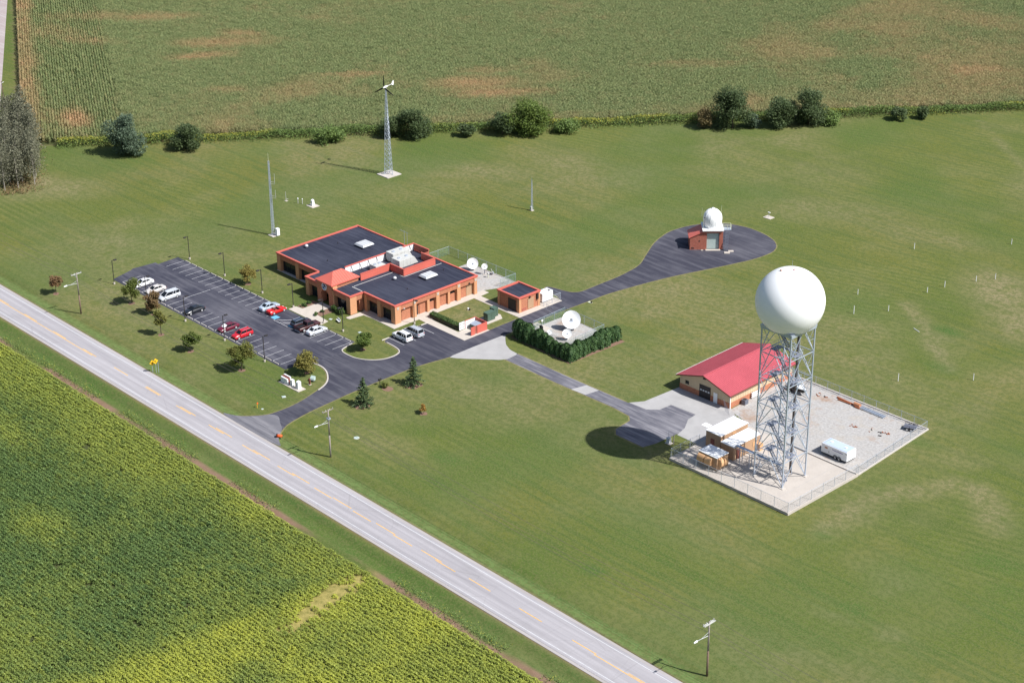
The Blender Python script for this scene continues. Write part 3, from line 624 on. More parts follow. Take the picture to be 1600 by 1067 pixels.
YT = [ # name, kind, loc, H, W, n, trunk, fade, label
 ('rust', (-162.9,-50.3), 4.4, 4.2, 1300, .38, .35, 'small thin tree with rust coloured leaves beside leftmost utility pole'),
 ('maple', (-146.7,-41.2), 5.9, 4.6, 3200, .32, .1, 'green lawn tree beside the white car, nearest far end of lot'),
 ('rust', (-138.4,-40.8), 5.4, 4.8, 4200, .15, .15, 'dense brownish green tree by the kerb near the silver minivan'),
 ('golden', (-128.5,-45.6), 5.6, 3.7, 2300, .45, .1, 'yellow green lawn tree on a slim bare trunk'),
 ('maple', (-117.4,-45.7), 4.3, 4.2, 3200, .22, .05, 'small round bright green lawn tree above the yellow sign'),
 ('maple', (-102.8,-43.5), 6.2, 6.2, 4300, .26, .2, 'broad grey green lawn tree with reddish lower branches'),
 ('golden', (-137.6,-16.8), 4.4, 4.4, 1900, .25, .35, 'thin olive tree on the lawn between lot and office'),
 ('golden', (-92.8,-34.5), 5.0, 5.2, 3600, .12, .25, 'yellowing round tree at the lot corner behind the stone sign'),
 ('maple', (-93.4,-19.8), 4.2, 4.2, 3200, .22, .0, 'green tree on the kerbed island beside the side lot'),
]
for k, (kd, (x, y), H, W_, n, tr, fd, lb) in enumerate(YT):
    make_tree('lawn_tree', 'tree', kd, H, W_, 300+k, n, tr, .17, fade=fd, label=lb, loc=(x, y, 0), group='lawn trees', openness=.85 if n < 2000 else 1.0)
    struct('mulch_ring', MB().poly(ring(x, y, .75, k), .012), M['mulch'])
make_conifer('spruce_tree', 'tree', 'spruce', 6.0, 4.8, 41, 3600, 'dark spruce tree beside the driveway, nearer the road', (-73.8,-35.4,0), 'driveway spruces')
make_conifer('spruce_tree', 'tree', 'spruce', 6.1, 4.9, 42, 3600, 'dark spruce tree beside the driveway, nearer the dish compound', (-73.8,-22.7,0), 'driveway spruces')
make_tree('small_shrub', 'shrub', 'golden', 2.1, 2.0, 51, 700, .2, .12, label='small vase shaped shrub with orange red tips alone on lawn', loc=(-63.1,-29.4,0), fade=.9, clumps=6)
make_tree('small_shrub', 'shrub', 'golden', 1.1, 2.2, 52, 600, .05, .12, label='low yellow green shrub by the mailbox post beside driveway', loc=(-77.0,-27.4,0), clumps=6)
struct('mulch_ring', MB().poly(ring(-63.1,-29.4,.8,77), .012), M['mulch']); struct('mulch_ring', MB().poly(ring(-76.2,-27.6,1.2,78), .012), M['mulch'])
struct('mulch_ring', MB().poly(ring(-73.8,-35.6,1.8,79), .010), M['mulch']); struct('mulch_ring', MB().poly(ring(-73.8,-22.9,1.8,80), .010), M['mulch'])
ES = [(-111.6,-12.2,1.5,2.2,'rounded dark green shrub against the right side of the entrance'),(-110.0,-12.3,1.5,2.4,'rounded green shrub in front of the corner brick pier'),(-112.9,-11.9,1.3,1.8,'small shaded shrub beside the entrance tower'),
      (-113.6,-16.2,.7,1.6,'low shrub in the planting bed right of entrance walk'),(-119.2,-15.2,.7,1.7,'low shrub in the planting bed left of entrance walk'),(-119.6,-13.6,.6,1.3,'tiny bedding shrub left of entrance walk, nearer the wall'),(-113.9,-14.3,.5,1.0,'tiny bedding shrub right of entrance walk')]
for k, (x, y, h, w_, lb) in enumerate(ES): make_tree('entrance_shrub', 'shrub', 'hedge', h, w_, 400+k, 500, .05, .11, label=lb, loc=(x, y, .05), group='entrance shrubs', clumps=6)
struct('planting_bed', MB().prism([(-114.6,-16.2),(-112.6,-16.4),(-112.4,-11.6),(-114.6,-11.6)], -.05, .05), M['mulch'])
struct('planting_bed', MB().prism([(-120.4,-16.2),(-118.4,-16.0),(-118.4,-11.8),(-120.2,-12.0)], -.05, .05), M['mulch'])
# hedge beside the walk
rs = np.random.RandomState(61); n = 5200
P = np.stack([rs.uniform(-96.0,-86.3,n), rs.uniform(.35,1.75,n), .1+1.05*rs.rand(n)**.45], -1)
t = thing('clipped_hedge', 'long clipped green hedge beside the walk to the bin enclosure', 'hedge', (-91.2,1.05,0))
m = quads('foliage', leafquads(P-np.array([-91.2,1.05,0]), .10, rs, .3, .8), LM['hedge'], rs.rand(n)); o = bpy.data.objects.new('foliage', m); col.objects.link(o); o.parent = t
MB().box(-4.7,4.7,-.55,.55,.05,.95).build('branches', M['bark'], t)
# arborvitae round the dish compound: two rows, one prototype shape each of three
def arbor_proto(seed):
    rs = np.random.RandomState(seed); n = 1500; f = rs.rand(n)**.8; a = rs.uniform(0,6.283,n); r = (.88*np.sqrt(np.clip(1-f**4,0,1))+.06)*(.65+.4*rs.rand(n)**.5)
    lob = 1+.16*np.sin(a*5+seed)+.10*np.sin(a*3+f*7)
    P = np.stack([np.cos(a)*r*lob, np.sin(a)*r*lob, .05+3.35*f], -1); nor = np.stack([np.cos(a), np.sin(a), .25+0*a], -1)+rs.normal(0,.35,(n,3)); nor /= np.linalg.norm(nor,axis=1)[:,None]
    up = np.array([0,0,1.0])+rs.normal(0,.25,(n,3)); tt = np.cross(nor, up); tt /= np.linalg.norm(tt,axis=1)[:,None]; uu = np.cross(tt, nor)
    s_ = (.09+.07*rs.rand(n))[:,None]; Q = np.stack([P-tt*s_*.8, P-uu*s_, P+tt*s_*.8, P+uu*s_*2.0], 1)
    return quads('foliage', Q, LM['arbor'], rs.rand(n)), MB().tube((0,0,-.1),(0,0,2.4),.09,.03,6).mesh('trunk', M['bark'])
AP = [arbor_proto(500+k) for k in range(4)]
spots = [(-75.4+k*1.56, 7.35-.02*k, k, 'drive-facing row, counted from the drive') for k in range(11)]+[(-60.3-.02*k, 8.2+k*1.42, k, 'right-hand row, counted from the corner') for k in range(10)]
for x, y, k, wh in spots:
    t = thing('arborvitae', f'{ORD[k]} arborvitae of the {wh}', 'shrub', (x+rnd.uniform(-.12,.12), y+rnd.uniform(-.12,.12), 0), rnd.uniform(0,6.28), 'arborvitae screening the dish compound')
    s_ = rnd.uniform(.84,1.12)*(1.18 if k < 3 and 'drive' in wh else 1.0); t.scale = (s_*1.28, s_*1.22, s_)
    for nm, mm in (('foliage', AP[(k*3+len(wh)) % 4][0]), ('trunk', AP[(k*3+len(wh)) % 4][1])):
        o = bpy.data.objects.new(nm, mm); col.objects.link(o); o.parent = t
struct('mulch_strip', ribbon(MB(), [(-76.6,6.9),(-59.6,6.4),(-59.3,21.6)], 1.6, -.05, .02), M['mulch'])
# trees and bushes of the hedge line
HT = [('hedgerow_tree','bluish',(-231.0,11.6),10.6,8.4,5200,'large blue green tree at left end of the hedge line'),
      ('hedgerow_bush','dark',(-223.2,25.0),6.2,7.2,3400,'dark round bush right of the blue green tree'),
      ('hedgerow_bush','dark',(-192.5,70.5),5.6,6.0,2200,'dark bush just left of the wind turbine tower'),
      ('hedgerow_bush','dark',(-187.6,74.5),7.4,7.4,3200,'dark bush just right of the wind turbine tower'),
      ('hedgerow_bush','weed',(-200.9,55.6),3.6,6.5,1500,'low olive bush in hedge line left of the turbine'),
      ('hedgerow_bush','dark',(-178.8,85.5),3.6,3.6,1100,'small dark bush between the turbine and the big round tree'),
      ('hedgerow_bush','dark',(-173.0,93.5),5.4,6.0,2200,'loose bush leaning on the big round tree, left side'),
      ('hedgerow_tree','maple',(-168.2,98.9),8.4,9.6,5200,'big round green tree in the middle of the hedge line'),
      ('hedgerow_bush','weed',(-162.0,107.5),3.0,6.0,1200,'low pale bush right of the big round tree'),
      ('hedgerow_bush','rust',(-137.8,136.6),5.8,4.2,900,'thin reddish bush left of the tall dark tree'),
      ('hedgerow_tree','dark',(-132.6,142.2),11.2,8.6,5200,'tallest dark tree of the right hand pair in hedge line'),
      ('hedgerow_bush','bluish',(-129.0,146.2),3.6,4.0,1000,'low bush right of the tall dark tree'),
      ('hedgerow_tree','dark',(-124.6,152.8),7.2,7.4,3200,'squat dark tree between the two tall dark trees'),
      ('hedgerow_tree','dark',(-119.8,159.4),9.9,7.6,4400,'second tall dark tree, the rightmost of the hedge line'),
      ('hedgerow_bush','weed',(-116.0,163.6),3.0,5.0,900,'low olive bush right of the rightmost tall tree'),
      ('hedgerow_bush','dark',(-104.6,180.0),3.4,3.8,900,'small dark bush in the goldenrod far right'),
      ('hedgerow_bush','dark',(-100.4,185.6),3.2,3.4,800,'another small dark bush furthest right in the goldenrod')]
for k, (nm, kd, (x, y), H, W_, n, lb) in enumerate(HT):
    make_tree(nm, 'tree' if 'tree' in nm else 'bush', kd, H*1.05, W_*1.38, 600+k, int(n*2.2), .05, .24, label=lb, loc=(x, y, 0), group='hedge line trees and bushes', low=.2, clumps=24)
# weeds of the hedge line (stuff)
rs = np.random.RandomState(71); n = 52000; s_ = rs.uniform(-2, 320, n); dd = rs.normal(0, 1.25, n)
cx = P0[0]+TD[0]*s_+TN[0]*(2.6+dd); cy = P0[1]+TD[1]*s_+TN[1]*(2.6+dd); hgt_ = (1.1+2.3*vnoise(s_, dd*0, 7, 5, 3))*np.clip(1.3-np.abs(dd)/2.8, .15, 1); 
P = np.stack([cx, cy, hgt_*rs.rand(n)**.5], -1)
fd = n01(vnoise(s_, dd*3, 13, 8, 3), .48, .68)*(P[:,2] > .78*hgt_)*rs.uniform(.2,.9,n)
m = quads('hedgerow_weeds', leafquads(P, .20, rs, .3, .6), LM['weed'], rs.rand(n), fade=fd); o = bpy.data.objects.new('hedgerow_weeds', m); col.objects.link(o)
tag(o, 'yellow flowering goldenrod weeds along the edge of the corn', 'weeds', kind='stuff')
n = 9000; s_ = rs.uniform(-175, 30, n); off = rs.normal(-9.2, .75, n)
keepw = vnoise(s_, off*0, 9, 15, 2) > .53; s_ = s_[keepw]; off = off[keepw]; n = len(s_)
P = np.stack([s_, -60.95+ROAD_RZ*(s_+170)+off, -.1+.65*rs.rand(n)**.7], -1)
m = quads('ditch_weeds', leafquads(P, .15, rs, .3, .5), LM['weed'], rs.rand(n), fade=.5*(rs.rand(n) > .8)); o = bpy.data.objects.new('ditch_weeds', m); col.objects.link(o)
tag(o, 'rough weeds growing along the ditch beside the soybeans', 'weeds', kind='stuff')
# grove beside the farm road: slim pale trunks, crowns high up
def grove_proto(seed):
    rs = np.random.RandomState(seed); H = 10.5; n = 800; f = rs.rand(n)**.75; a = rs.uniform(0,6.283,n); r = 2.5*np.sin(math.pi*(.15+.80*f))*rs.rand(n)**.5*(1+.35*np.sin(a*3+f*9+seed))
    P = np.stack([np.cos(a)*r, np.sin(a)*r, H*(.22+.80*f)], -1)+rs.normal(0,.35,(n,3)); mb = MB().tube((0,0,-.2),(rs.uniform(-.3,.3),rs.uniform(-.3,.3),H*.96),.14,.05,6)
    for k in range(14):
        z = H*rs.uniform(.3,.9); a_ = rs.uniform(0,6.283); L_ = 1.5*(1-z/H)+.5; mb.tube((0,0,z),(math.cos(a_)*L_,math.sin(a_)*L_,z+.8),.035,.01,4)
    return quads('crown', leafquads(P, .23, rs, .25, .6), LM['poplar'], rs.rand(n)), mb.mesh('trunk', M['palebark'])
GP = [grove_proto(700+k) for k in range(4)]; fd_ = np.array([-.8645, .5025]); fn_ = np.array([.5025, .8645]); g0 = np.array([-170., -63.])
gi_ = 0
for row in range(3):
    for k in range(17):
        if row == 2 and k > 11: continue
        q = g0+fd_*(69+k*3.2+row*1.5+rnd.uniform(-.6,.6))+fn_*(2.6+row*3.3+rnd.uniform(-1.0,1.0))
        t = thing('grove_tree', f'{ORD[k]} pale-trunked tree in {["the road side","the middle","the lawn side"][row]} row of the grove', 'tree', (q[0], q[1], 0), rnd.uniform(0,6.28), 'grove trees beside the farm road'); sc_ = rnd.uniform(.72,1.12); t.scale = (rnd.uniform(.85,1.2), rnd.uniform(.85,1.2), sc_)
        for nm, mm in (('crown', GP[gi_ % 4][0]), ('trunk', GP[gi_ % 4][1])):
            o = bpy.data.objects.new(nm, mm); col.objects.link(o); o.parent = t
        gi_ += 1
rs = np.random.RandomState(72); n = 5200; s_ = rs.uniform(66, 128, n); dd = rs.normal(5.5, 2.9, n); P = np.stack([g0[0]+fd_[0]*s_+fn_[0]*dd, g0[1]+fd_[1]*s_+fn_[1]*dd, .7*rs.rand(n)**.6], -1)
m = quads('grove_undergrowth', leafquads(P, .25, rs, .3, .5), LM['rust'], rs.rand(n), fade=.3*rs.rand(n)); o = bpy.data.objects.new('grove_undergrowth', m); col.objects.link(o)
tag(o, 'brown undergrowth on the floor of the pale-trunked grove', 'undergrowth', kind='stuff')
# ---------------------------------------------------------------- office building (mesh coordinates are site coordinates)
def part(t, name, mb, mt, **k):
    o = mb.build(name, mt, t, **k); o.location = -Vector(t.location); return o
def sub(o, name, mb, mt, **k): return mb.build(name, mt, o, **k)
off = thing('office_building', 'long orange brick office with dark flat roofs and red trim', 'building', (-118.7, 4.5, 0))
part(off, 'foundation', MB().box(-139.7,-97.9,-7.3,16.3,-.1,.06), M['concrete'])
part(off, 'wall', MB().box(-139.2,-98.75,-5.4,16.1,.06,4.05), M['brick'])
fz = 2.95
part(off, 'fascia', MB().box(-139.4,-124.0,-7.15,-5.9,fz,4.05), M['brick'])
part(off, 'fascia', MB().box(-108.4,-98.72,-7.15,-5.9,fz,4.05), M['brick'])
part(off, 'fascia', MB().box(-98.74,-98.05,-7.13,16.05,fz,4.05), M['brick'])
part(off, 'soffit', MB().box(-139.3,-98.8,-5.9,-5.41,3.5,4.04), M['brick'])
part(off, 'fascia', MB().box(-139.45,-139.21,-7.1,16.08,0.06,4.05), M['brick'])
# front piers
for a, b in ((-139.5,-138.2),(-132.6,-131.4),(-125.3,-124.05),(-108.3,-107.4),(-103.9,-102.8),(-99.3,-98.06)):
    p_ = part(off, 'pier', MB().box(a,b,-7.24,-6.3,.06,4.03), M['brick_pale'])
# east piers with square inset blocks
for a, b in ((-7.22,-5.6),(-2.3,-1.3),(4.3,5.25),(10.3,11.3),(15.3,16.12)):
    p_ = part(off, 'pier', MB().box(-98.76,-97.96,a,b,.06,4.03), M['brick_pale'])
    c_ = (a+b)/2; sub(p_, 'inset_block', MB().box(-97.95,-97.90,c_-.28,c_+.28,3.25,3.8), M['concrete_tan'])
for a, b in ((1.85,2.5),(7.75,8.35)): part(off, 'pier', MB().box(-98.74,-98.1,a,b,.06,fz), M['brick_pale'])
for a, b, dk in ((-5.5,-2.4,0),(-1.2,-.3,1),(.0,1.8,0),(2.6,4.2,2),(5.3,7.7,0),(8.4,10.2,2),(11.4,13.4,0),(13.5,15.2,3)):
    if dk == 0: part(off, 'infill_panel', MB().box(-98.76,-98.60,a,b,.06,2.75), M['brick'])
    elif dk == 1: part(off, 'door', MB().box(-98.76,-98.70,a,b,.06,2.3), M['dark'])
    elif dk == 2:
        wn = part(off, 'window', MB().box(-98.76,-98.68,a+.1,b-.1,2.0,2.9), M['bronze']); sub(wn, 'pane', MB().box(-98.69,-98.66,a+.2,b-.2,2.1,2.8), M['glass'])
        part(off, 'infill_panel', MB().box(-98.76,-98.60,a,b,.06,1.95), M['brick'])
    else: part(off, 'louvre', MB().box(-98.76,-98.62,a,b,.06,2.7), M['shelter'])
# front windows deep in the colonnade
for a, b in ((-138.0,-132.8),(-131.2,-125.5),(-107.2,-104.1),(-102.6,-99.5)):
    wn = part(off, 'window', MB().box(a-.15,b+.15,-6.5,-5.38,.07,3.4), M['bronze']); k = int((b-a)/1.25)
    for i in range(k): sub(wn, 'pane', MB().box(a+.08+i*(b-a)/k, a+(i+1)*(b-a)/k-.08, -6.54,-6.49,.2,2.8), M['glass'])
# roofs: deck, red edge caps
part(off, 'roof_deck', MB().box(-139.1,-98.4,-6.9,15.9,4.0,4.2), M['membrane'])
def cap(mb, x0, x1, y0, y1): return mb.box(x0, x1, y0, y1, 4.10, 4.42)
cm_ = MB(); cap(cm_,-139.62,-124.1,-7.38,-6.95); cap(cm_,-108.35,-97.85,-7.38,-6.95); cap(cm_,-139.62,-97.85,15.95,16.35); cap(cm_,-139.62,-139.15,-6.94,15.94); cap(cm_,-98.3,-97.85,-6.94,15.94)
part(off, 'roof_edge_cap', cm_, M['redmetal'])
part(off, 'drip_edge', MB().box(-139.52,-124.1,-7.27,-7.152,3.82,3.92).box(-108.3,-97.9,-7.27,-7.152,3.82,3.92).box(-124.0,-119.65,-11.0,-10.965,3.82,3.92).box(-114.2,-108.3,-11.0,-10.965,3.82,3.92), M['redmetal'])
for k in range(5): part(off, 'roof_seam', MB().box(-138.9+k*4.0,-138.82+k*4.0,-6.8,15.8,4.15,4.212), M['membrane'])
fl = MB().box(-112.55,-112.4,-6.6,4.4,4.15,4.225).box(-112.6,-109.2,-7.1,-6.9,4.15,4.225).box(-108.95,-108.8,4.6,15.4,4.15,4.225).box(-112.9,-109.0,4.4,4.55,4.15,4.225)
part(off, 'flashing', fl, M['offwhite'])
# entrance bay
part(off, 'bay_wall', MB().box(-123.6,-108.8,-8.2,-5.4,.06,3.9), M['brick'])
part(off, 'bay_fascia', MB().box(-123.95,-119.62,-10.9,-9.7,fz,4.05).box(-114.28,-108.45,-10.9,-9.7,fz,4.05).box(-109.6,-108.47,-9.69,-7.2,fz,4.05).box(-123.93,-123.0,-9.69,-7.2,fz,4.05), M['brick'])
part(off, 'pier', MB().box(-124.0,-122.9,-10.96,-9.6,.06,4.03), M['brick_pale']); part(off, 'pier', MB().box(-109.75,-108.4,-10.96,-9.2,.06,4.03), M['brick_pale'])
part(off, 'bay_roof', MB().box(-123.7,-119.65,-10.6,-6.9,4.0,4.18).box(-114.25,-108.7,-10.6,-6.9,4.0,4.18), M['membrane'])
cb = MB(); cap(cb,-124.1,-119.63,-11.1,-10.65); cap(cb,-114.27,-108.3,-11.1,-10.65); cap(cb,-108.72,-108.3,-10.64,-7.4); cap(cb,-124.1,-123.68,-10.64,-7.4); part(off, 'bay_edge_cap', cb, M['redmetal'])
for a, b in ((-122.7,-119.8),(-114.0,-110.0)):
    wn = part(off, 'window', MB().box(a-.12,b+.12,-10.15,-8.18,.07,2.95), M['bronze']); sub(wn, 'pane', MB().box(a+.05,b-.05,-10.19,-10.14,.2,2.85), M['glass'])
# entrance tower with hip roof
tw = MB().box(-119.6,-118.3,-11.15,-9.6,.06,5.25).box(-115.6,-114.3,-11.15,-9.6,.06,5.25).box(-119.58,-114.32,-9.59,-3.9,3.3,5.24)
n_ = 10; a0 = [(-118.3+2.7*k/n_, 2.5+.95*math.sin(math.pi*k/n_)) for k in range(n_+1)]
for k in range(n_):
    (x0, z0), (x1, z1) = a0[k], a0[k+1]; tw.hexa([(x0,-11.13,z0),(x1,-11.13,z1),(x1,-9.62,z1),(x0,-9.62,z0)], [(x0,-11.13,5.24),(x1,-11.13,5.24),(x1,-9.62,5.24),(x0,-9.62,5.24)])
part(off, 'entrance_tower', tw, M['brick'])
part(off, 'buttress', MB().hexa([(-114.29,-11.1,.06),(-113.6,-11.1,.06),(-113.6,-9.9,.06),(-114.29,-9.9,.06)], [(-114.29,-11.1,4.9),(-114.1,-11.1,4.9),(-114.1,-9.9,4.9),(-114.29,-9.9,4.9)]), M['brick_pale'])
hp = MB(); e0 = [(-119.85,-11.45,5.25),(-114.05,-11.45,5.25),(-114.05,-3.7,5.25),(-119.85,-3.7,5.25)]; r0, r1 = (-116.95,-8.7,7.0), (-116.95,-6.4,7.0)
hp.add(e0+[r0, r1], [(0,1,4),(1,2,5,4),(2,3,5),(3,0,4,5),(3,2,1,0)]); hr = part(off, 'hip_roof', hp, M['redmetal'])
sub(hr, 'eave_trim', MB().box(-119.9,-114.0,-11.5,-11.46,5.0,5.26).box(-114.04,-114.0,-11.45,-3.65,5.0,5.26).box(-119.9,-119.86,-11.45,-3.65,5.0,5.26), M['redmetal'])
for k in range(1, 12):     # standing seams on the sunny slope
    y = -11.45+7.75*k/12; f = min(1.0, (y+11.45)/2.75, (-3.7-y)/2.7); sub(hr, 'seam', MB().beam((-114.06,y,5.28),(-114.06-2.89*f,y,5.28+1.75*f),.05,.05), M['redmetal'])
part(off, 'entrance_door', MB().box(-118.2,-115.7,-8.4,-8.25,.06,2.5), M['glass'])
em = part(off, 'emblem', MB().tube((-116.95,-11.16,4.15),(-116.95,-11.28,4.15),.82,.82,28), M['white'])
sub(em, 'emblem_field', MB().tube((-116.95,-11.281,4.15),(-116.95,-11.30,4.15),.66,.66,28), M['navy'])
sw = MB()
for k in range(8):
    t0, t1 = k/8, (k+1)/8; f = lambda q: (-117.55+1.2*q, 4.05+.30*math.sin(q*6.0)+.18*q)
    (xa, za), (xb, zb) = f(t0), f(t1); sw.hexa([(xa,-11.312,za-.10),(xb,-11.312,zb-.10),(xb,-11.301,zb-.10),(xa,-11.301,za-.10)],[(xa,-11.312,za+.09),(xb,-11.312,zb+.09),(xb,-11.301,zb+.09),(xa,-11.301,za+.09)])
sub(em, 'emblem_wave', sw, M['white'])
sub(em, 'emblem_sea', MB().add([(-116.95+.62*math.cos(R(a)),-11.306,4.15+.62*math.sin(R(a))) for a in range(215,330,12)], [tuple(range(len(range(215,330,12))))]), M['sky'])
# screen walls of the plant well
sw_ = lambda nm, a, b, c, d, z1, m_: part(off, nm, MB().box(a,b,c,d,4.2,z1), m_)
for a, b, c, d in ((-113.95,-113.78,-3.6,4.72),(-113.95,-109.22,4.73,4.9),(-109.38,-109.2,4.91,13.9),(-113.9,-109.4,13.75,13.9)):
    o = sw_('screen_wall', a, b, c, d, 5.72, M['redmetal'])
    sub(o, 'screen_cap', MB().box(a-.06,b+.06,c-.04 if d-c > 1 else c-.06,d+.04 if d-c > 1 else d+.06,5.72,5.82), M['redmetal'])
o = sw_('screen_wall', -119.3, -119.12, -3.6, 16.2, 5.72, M['white']); sub(o, 'screen_cap', MB().box(-119.42,-119.02,-3.6,16.25,5.72,5.84), M['redmetal'])
o = sw_('screen_wall', -119.1, -114.0, 16.05, 16.2, 5.72, M['brick_red']); sub(o, 'screen_cap', MB().box(-119.0,-113.9,15.98,16.27,5.72,5.84), M['redmetal'])
o = sw_('screen_wall', -114.1, -113.95, 13.92, 16.04, 5.3, M['brick_red'])
for k in range(8): part(off, 'screen_brace', MB().beam((-119.1,-2+k*2.4,5.6),(-118.3,-2+k*2.4,4.22),.10), M['dark'])
part(off, 'wall_light', MB().box(-98.04,-97.82,-4.9,-4.6,2.95,3.15), M['offwhite']); part(off, 'wall_light', MB().box(-98.04,-97.8,13.7,14.0,3.1,3.35), M['dark'])
part(off, 'wall_cabinet', MB().box(-141.2,-140.0,-3.4,-2.3,0,2.2), M['white'])
# roof hatches / vents as parts of the roof
def hatch(x0, x1, y0, y1):
    hh = part(off, 'roof_hood', MB().box(x0+.35,x1-.35,y0+.35,y1-.35,4.2,4.62), M['galvdark'])
    sub(hh, 'lid', MB().hexa([(x0,y0,4.62),(x1,y0,4.62),(x1,y1,4.62),(x0,y1,4.62)], [(x0+.25,y0+.25,5.0),(x1-.25,y0+.25,5.0),(x1-.25,y1-.25,5.0),(x0+.25,y1-.25,5.0)]), M['alu'])
    for k in range(1, 4): sub(hh, 'rib', MB().box(x0+.3,x1-.3,y0+(y1-y0)*k/4-.04,y0+(y1-y0)*k/4+.04,5.0,5.04), M['offwhite'])
hatch(-130.4,-127.2,7.9,11.2); hatch(-106.3,-103.7,6.5,9.9)
for x, y in ((-137.2,-.5),(-109.0,2.0)): part(off, 'roof_vent', MB().lathe([(.22,4.2),(.22,4.45),(.42,4.5),(.42,4.75),(.25,4.95),(.02,5.0)], 12, (x,y,0)), M['alu'], smooth=True)
for x, y in ((-127.5,-2.0),(-134,6.0),(-103,0.5),(-105.5,13.0)): part(off, 'vent_pipe', MB().tube((x,y,4.2),(x,y,4.65),.07,.07,6), M['dark'])
an = part(off, 'roof_antenna', MB().tube((-121.8,15.6,4.2),(-121.8,15.6,8.2),.035,.03,6).beam((-123.2,15.6,8.0),(-120.4,15.6,8.0),.05).tube((-120.8,15.6,4.2),(-120.8,15.6,8.0),.03,.03,6), M['galv'])
# rooftop plant, standing on the roof
def rtu(label, x0, x1, y0, y1, h, hood=True):
    t = thing('rooftop_unit', label, 'air conditioner', ((x0+x1)/2, (y0+y1)/2, 4.2), 0, 'rooftop plant units'); a, b = (x1-x0)/2, (y1-y0)/2
    MB().box(-a,a,-b,b,.2,h).build('casing', M['offwhite'], t, bevel=.03)
    MB().box(-a+.1,a-.1,-b+.1,b-.1,0,.2).build('base_rail', M['galvdark'], t)
    k = max(2, int(2*b/1.0))
    for i in range(k): MB().box(a,a+.03,-b+.08+i*2*b/k,-b-.08+(i+1)*2*b/k,.3,h-.1).build('access_panel', M['offwhite'], t)
    for i in range(2): MB().lathe([(.38,h),(.38,h+.1),(.34,h+.12)], 14, (0,-b*.5+i*b,0)).build('fan', M['galv'], t)
    if hood: MB().hexa([(-a,b,.25),(a,b,.25),(a,b+1.2,.25),(-a,b+1.2,.25)], [(-a,b,h-.1),(a,b,h-.1),(a,b+.1,h-.1),(-a,b+.1,h-.1)]).build('intake_hood', M['offwhite'], t)
rtu('front large pale rooftop unit inside the red screen', -115.4,-112.6,6.4,10.6,2.0)
rtu('rear large pale rooftop unit against the white screen wall', -118.7,-116.2,7.6,12.0,2.2)
rtu('smaller pale rooftop unit near the entrance roof', -117.2,-114.9,1.6,4.2,1.4)
# ---------------------------------------------------------------- generator building
gb = thing('generator_building', 'small square orange brick plant building with flat dark roof', 'building', (-87.3,18.7,0))
part(gb, 'wall', MB().box(-90.6,-84.0,15.6,21.6,-.1,3.3), M['brick'])
for x, y in ((-90.7,15.5),(-84.6,15.5),(-84.6,21.1),(-90.7,21.1)): part(gb, 'pier', MB().box(x,x+.7,y,y+.6,-.1,3.25), M['brick_pale'])
part(gb, 'roof_deck', MB().box(-90.3,-84.3,15.9,21.3,3.25,3.4), M['membrane'])
q = MB(); q.box(-90.8,-83.8,15.35,15.8,3.3,3.65); q.box(-90.8,-83.8,21.4,21.85,3.3,3.65); q.box(-90.8,-90.35,15.81,21.39,3.3,3.65); q.box(-84.25,-83.8,15.81,21.39,3.3,3.65); part(gb, 'roof_edge_cap', q, M['redmetal'])
part(gb, 'roll_door', MB().box(-87.4,-85.0,15.5,15.58,.05,2.7), M['dark']); part(gb, 'louvre', MB().box(-83.98,-83.9,18.1,19.8,.3,2.6), M['shelter'])
part(gb, 'louvre', MB().box(-83.98,-83.93,15.95+.4,17.7,.3,.9), M['brick_red']); part(gb, 'wall_light', MB().box(-83.98,-83.7,18.4,18.8,2.8,3.05), M['dark']); part(gb, 'meter', MB().box(-83.96,-83.6,20.6,21.0,1.9,3.3), M['dark'])
ft = thing('fuel_tank', 'white boxy fuel tank behind the generator building', 'fuel tank', (-85.3,24.4,.08)); MB().box(-1.0,1.0,-1.6,1.6,.15,2.1).build('tank', M['white'], ft, bevel=.08); MB().box(-.9,.9,-1.5,1.5,0,.15).build('skid', M['galvdark'], ft); MB().tube((0,-.8,2.1),(0,-.8,2.9),.06,.06,6).build('vent_pipe', M['galv'], ft); MB().box(.3,.7,.6,1.0,2.1,2.25).build('cap', M['dark'], ft)
# ---------------------------------------------------------------- bins, transformers
te = thing('bin_enclosure', 'red walled bin enclosure with white inside and open gate', 'enclosure', (-84.4,2.7,.08))
part(te, 'side_wall', MB().box(-82.75,-82.6,2.2,5.0,.08,1.9).box(-82.75,-82.6,.5,1.5,.08,1.9), M['redmetal']); part(te, 'gate', MB().box(-82.9,-82.76,1.5,2.3,.08,1.85), M['brick_red'])
bw = part(te, 'back_wall', MB().box(-86.3,-86.15,2.0,5.0,.08,1.9), M['redmetal']); part(te, 'end_wall', MB().box(-86.14,-82.76,4.85,5.0,.08,1.9), M['redmetal']); sub(bw, 'lining', MB().box(-86.15,-86.12,2.05,4.8,.1,1.8), M['white'])
part(te, 'gate', MB().box(-86.3,-86.2,.4,1.9,.15,1.85), M['white']); sub(te.children[-1], 'panel', MB().box(-86.2,-86.17,.55,1.05,.35,.95).box(-86.2,-86.17,1.25,1.75,.35,.95).box(-86.2,-86.17,.55,1.05,1.1,1.7).box(-86.2,-86.17,1.25,1.75,1.1,1.7), M['offwhite'])
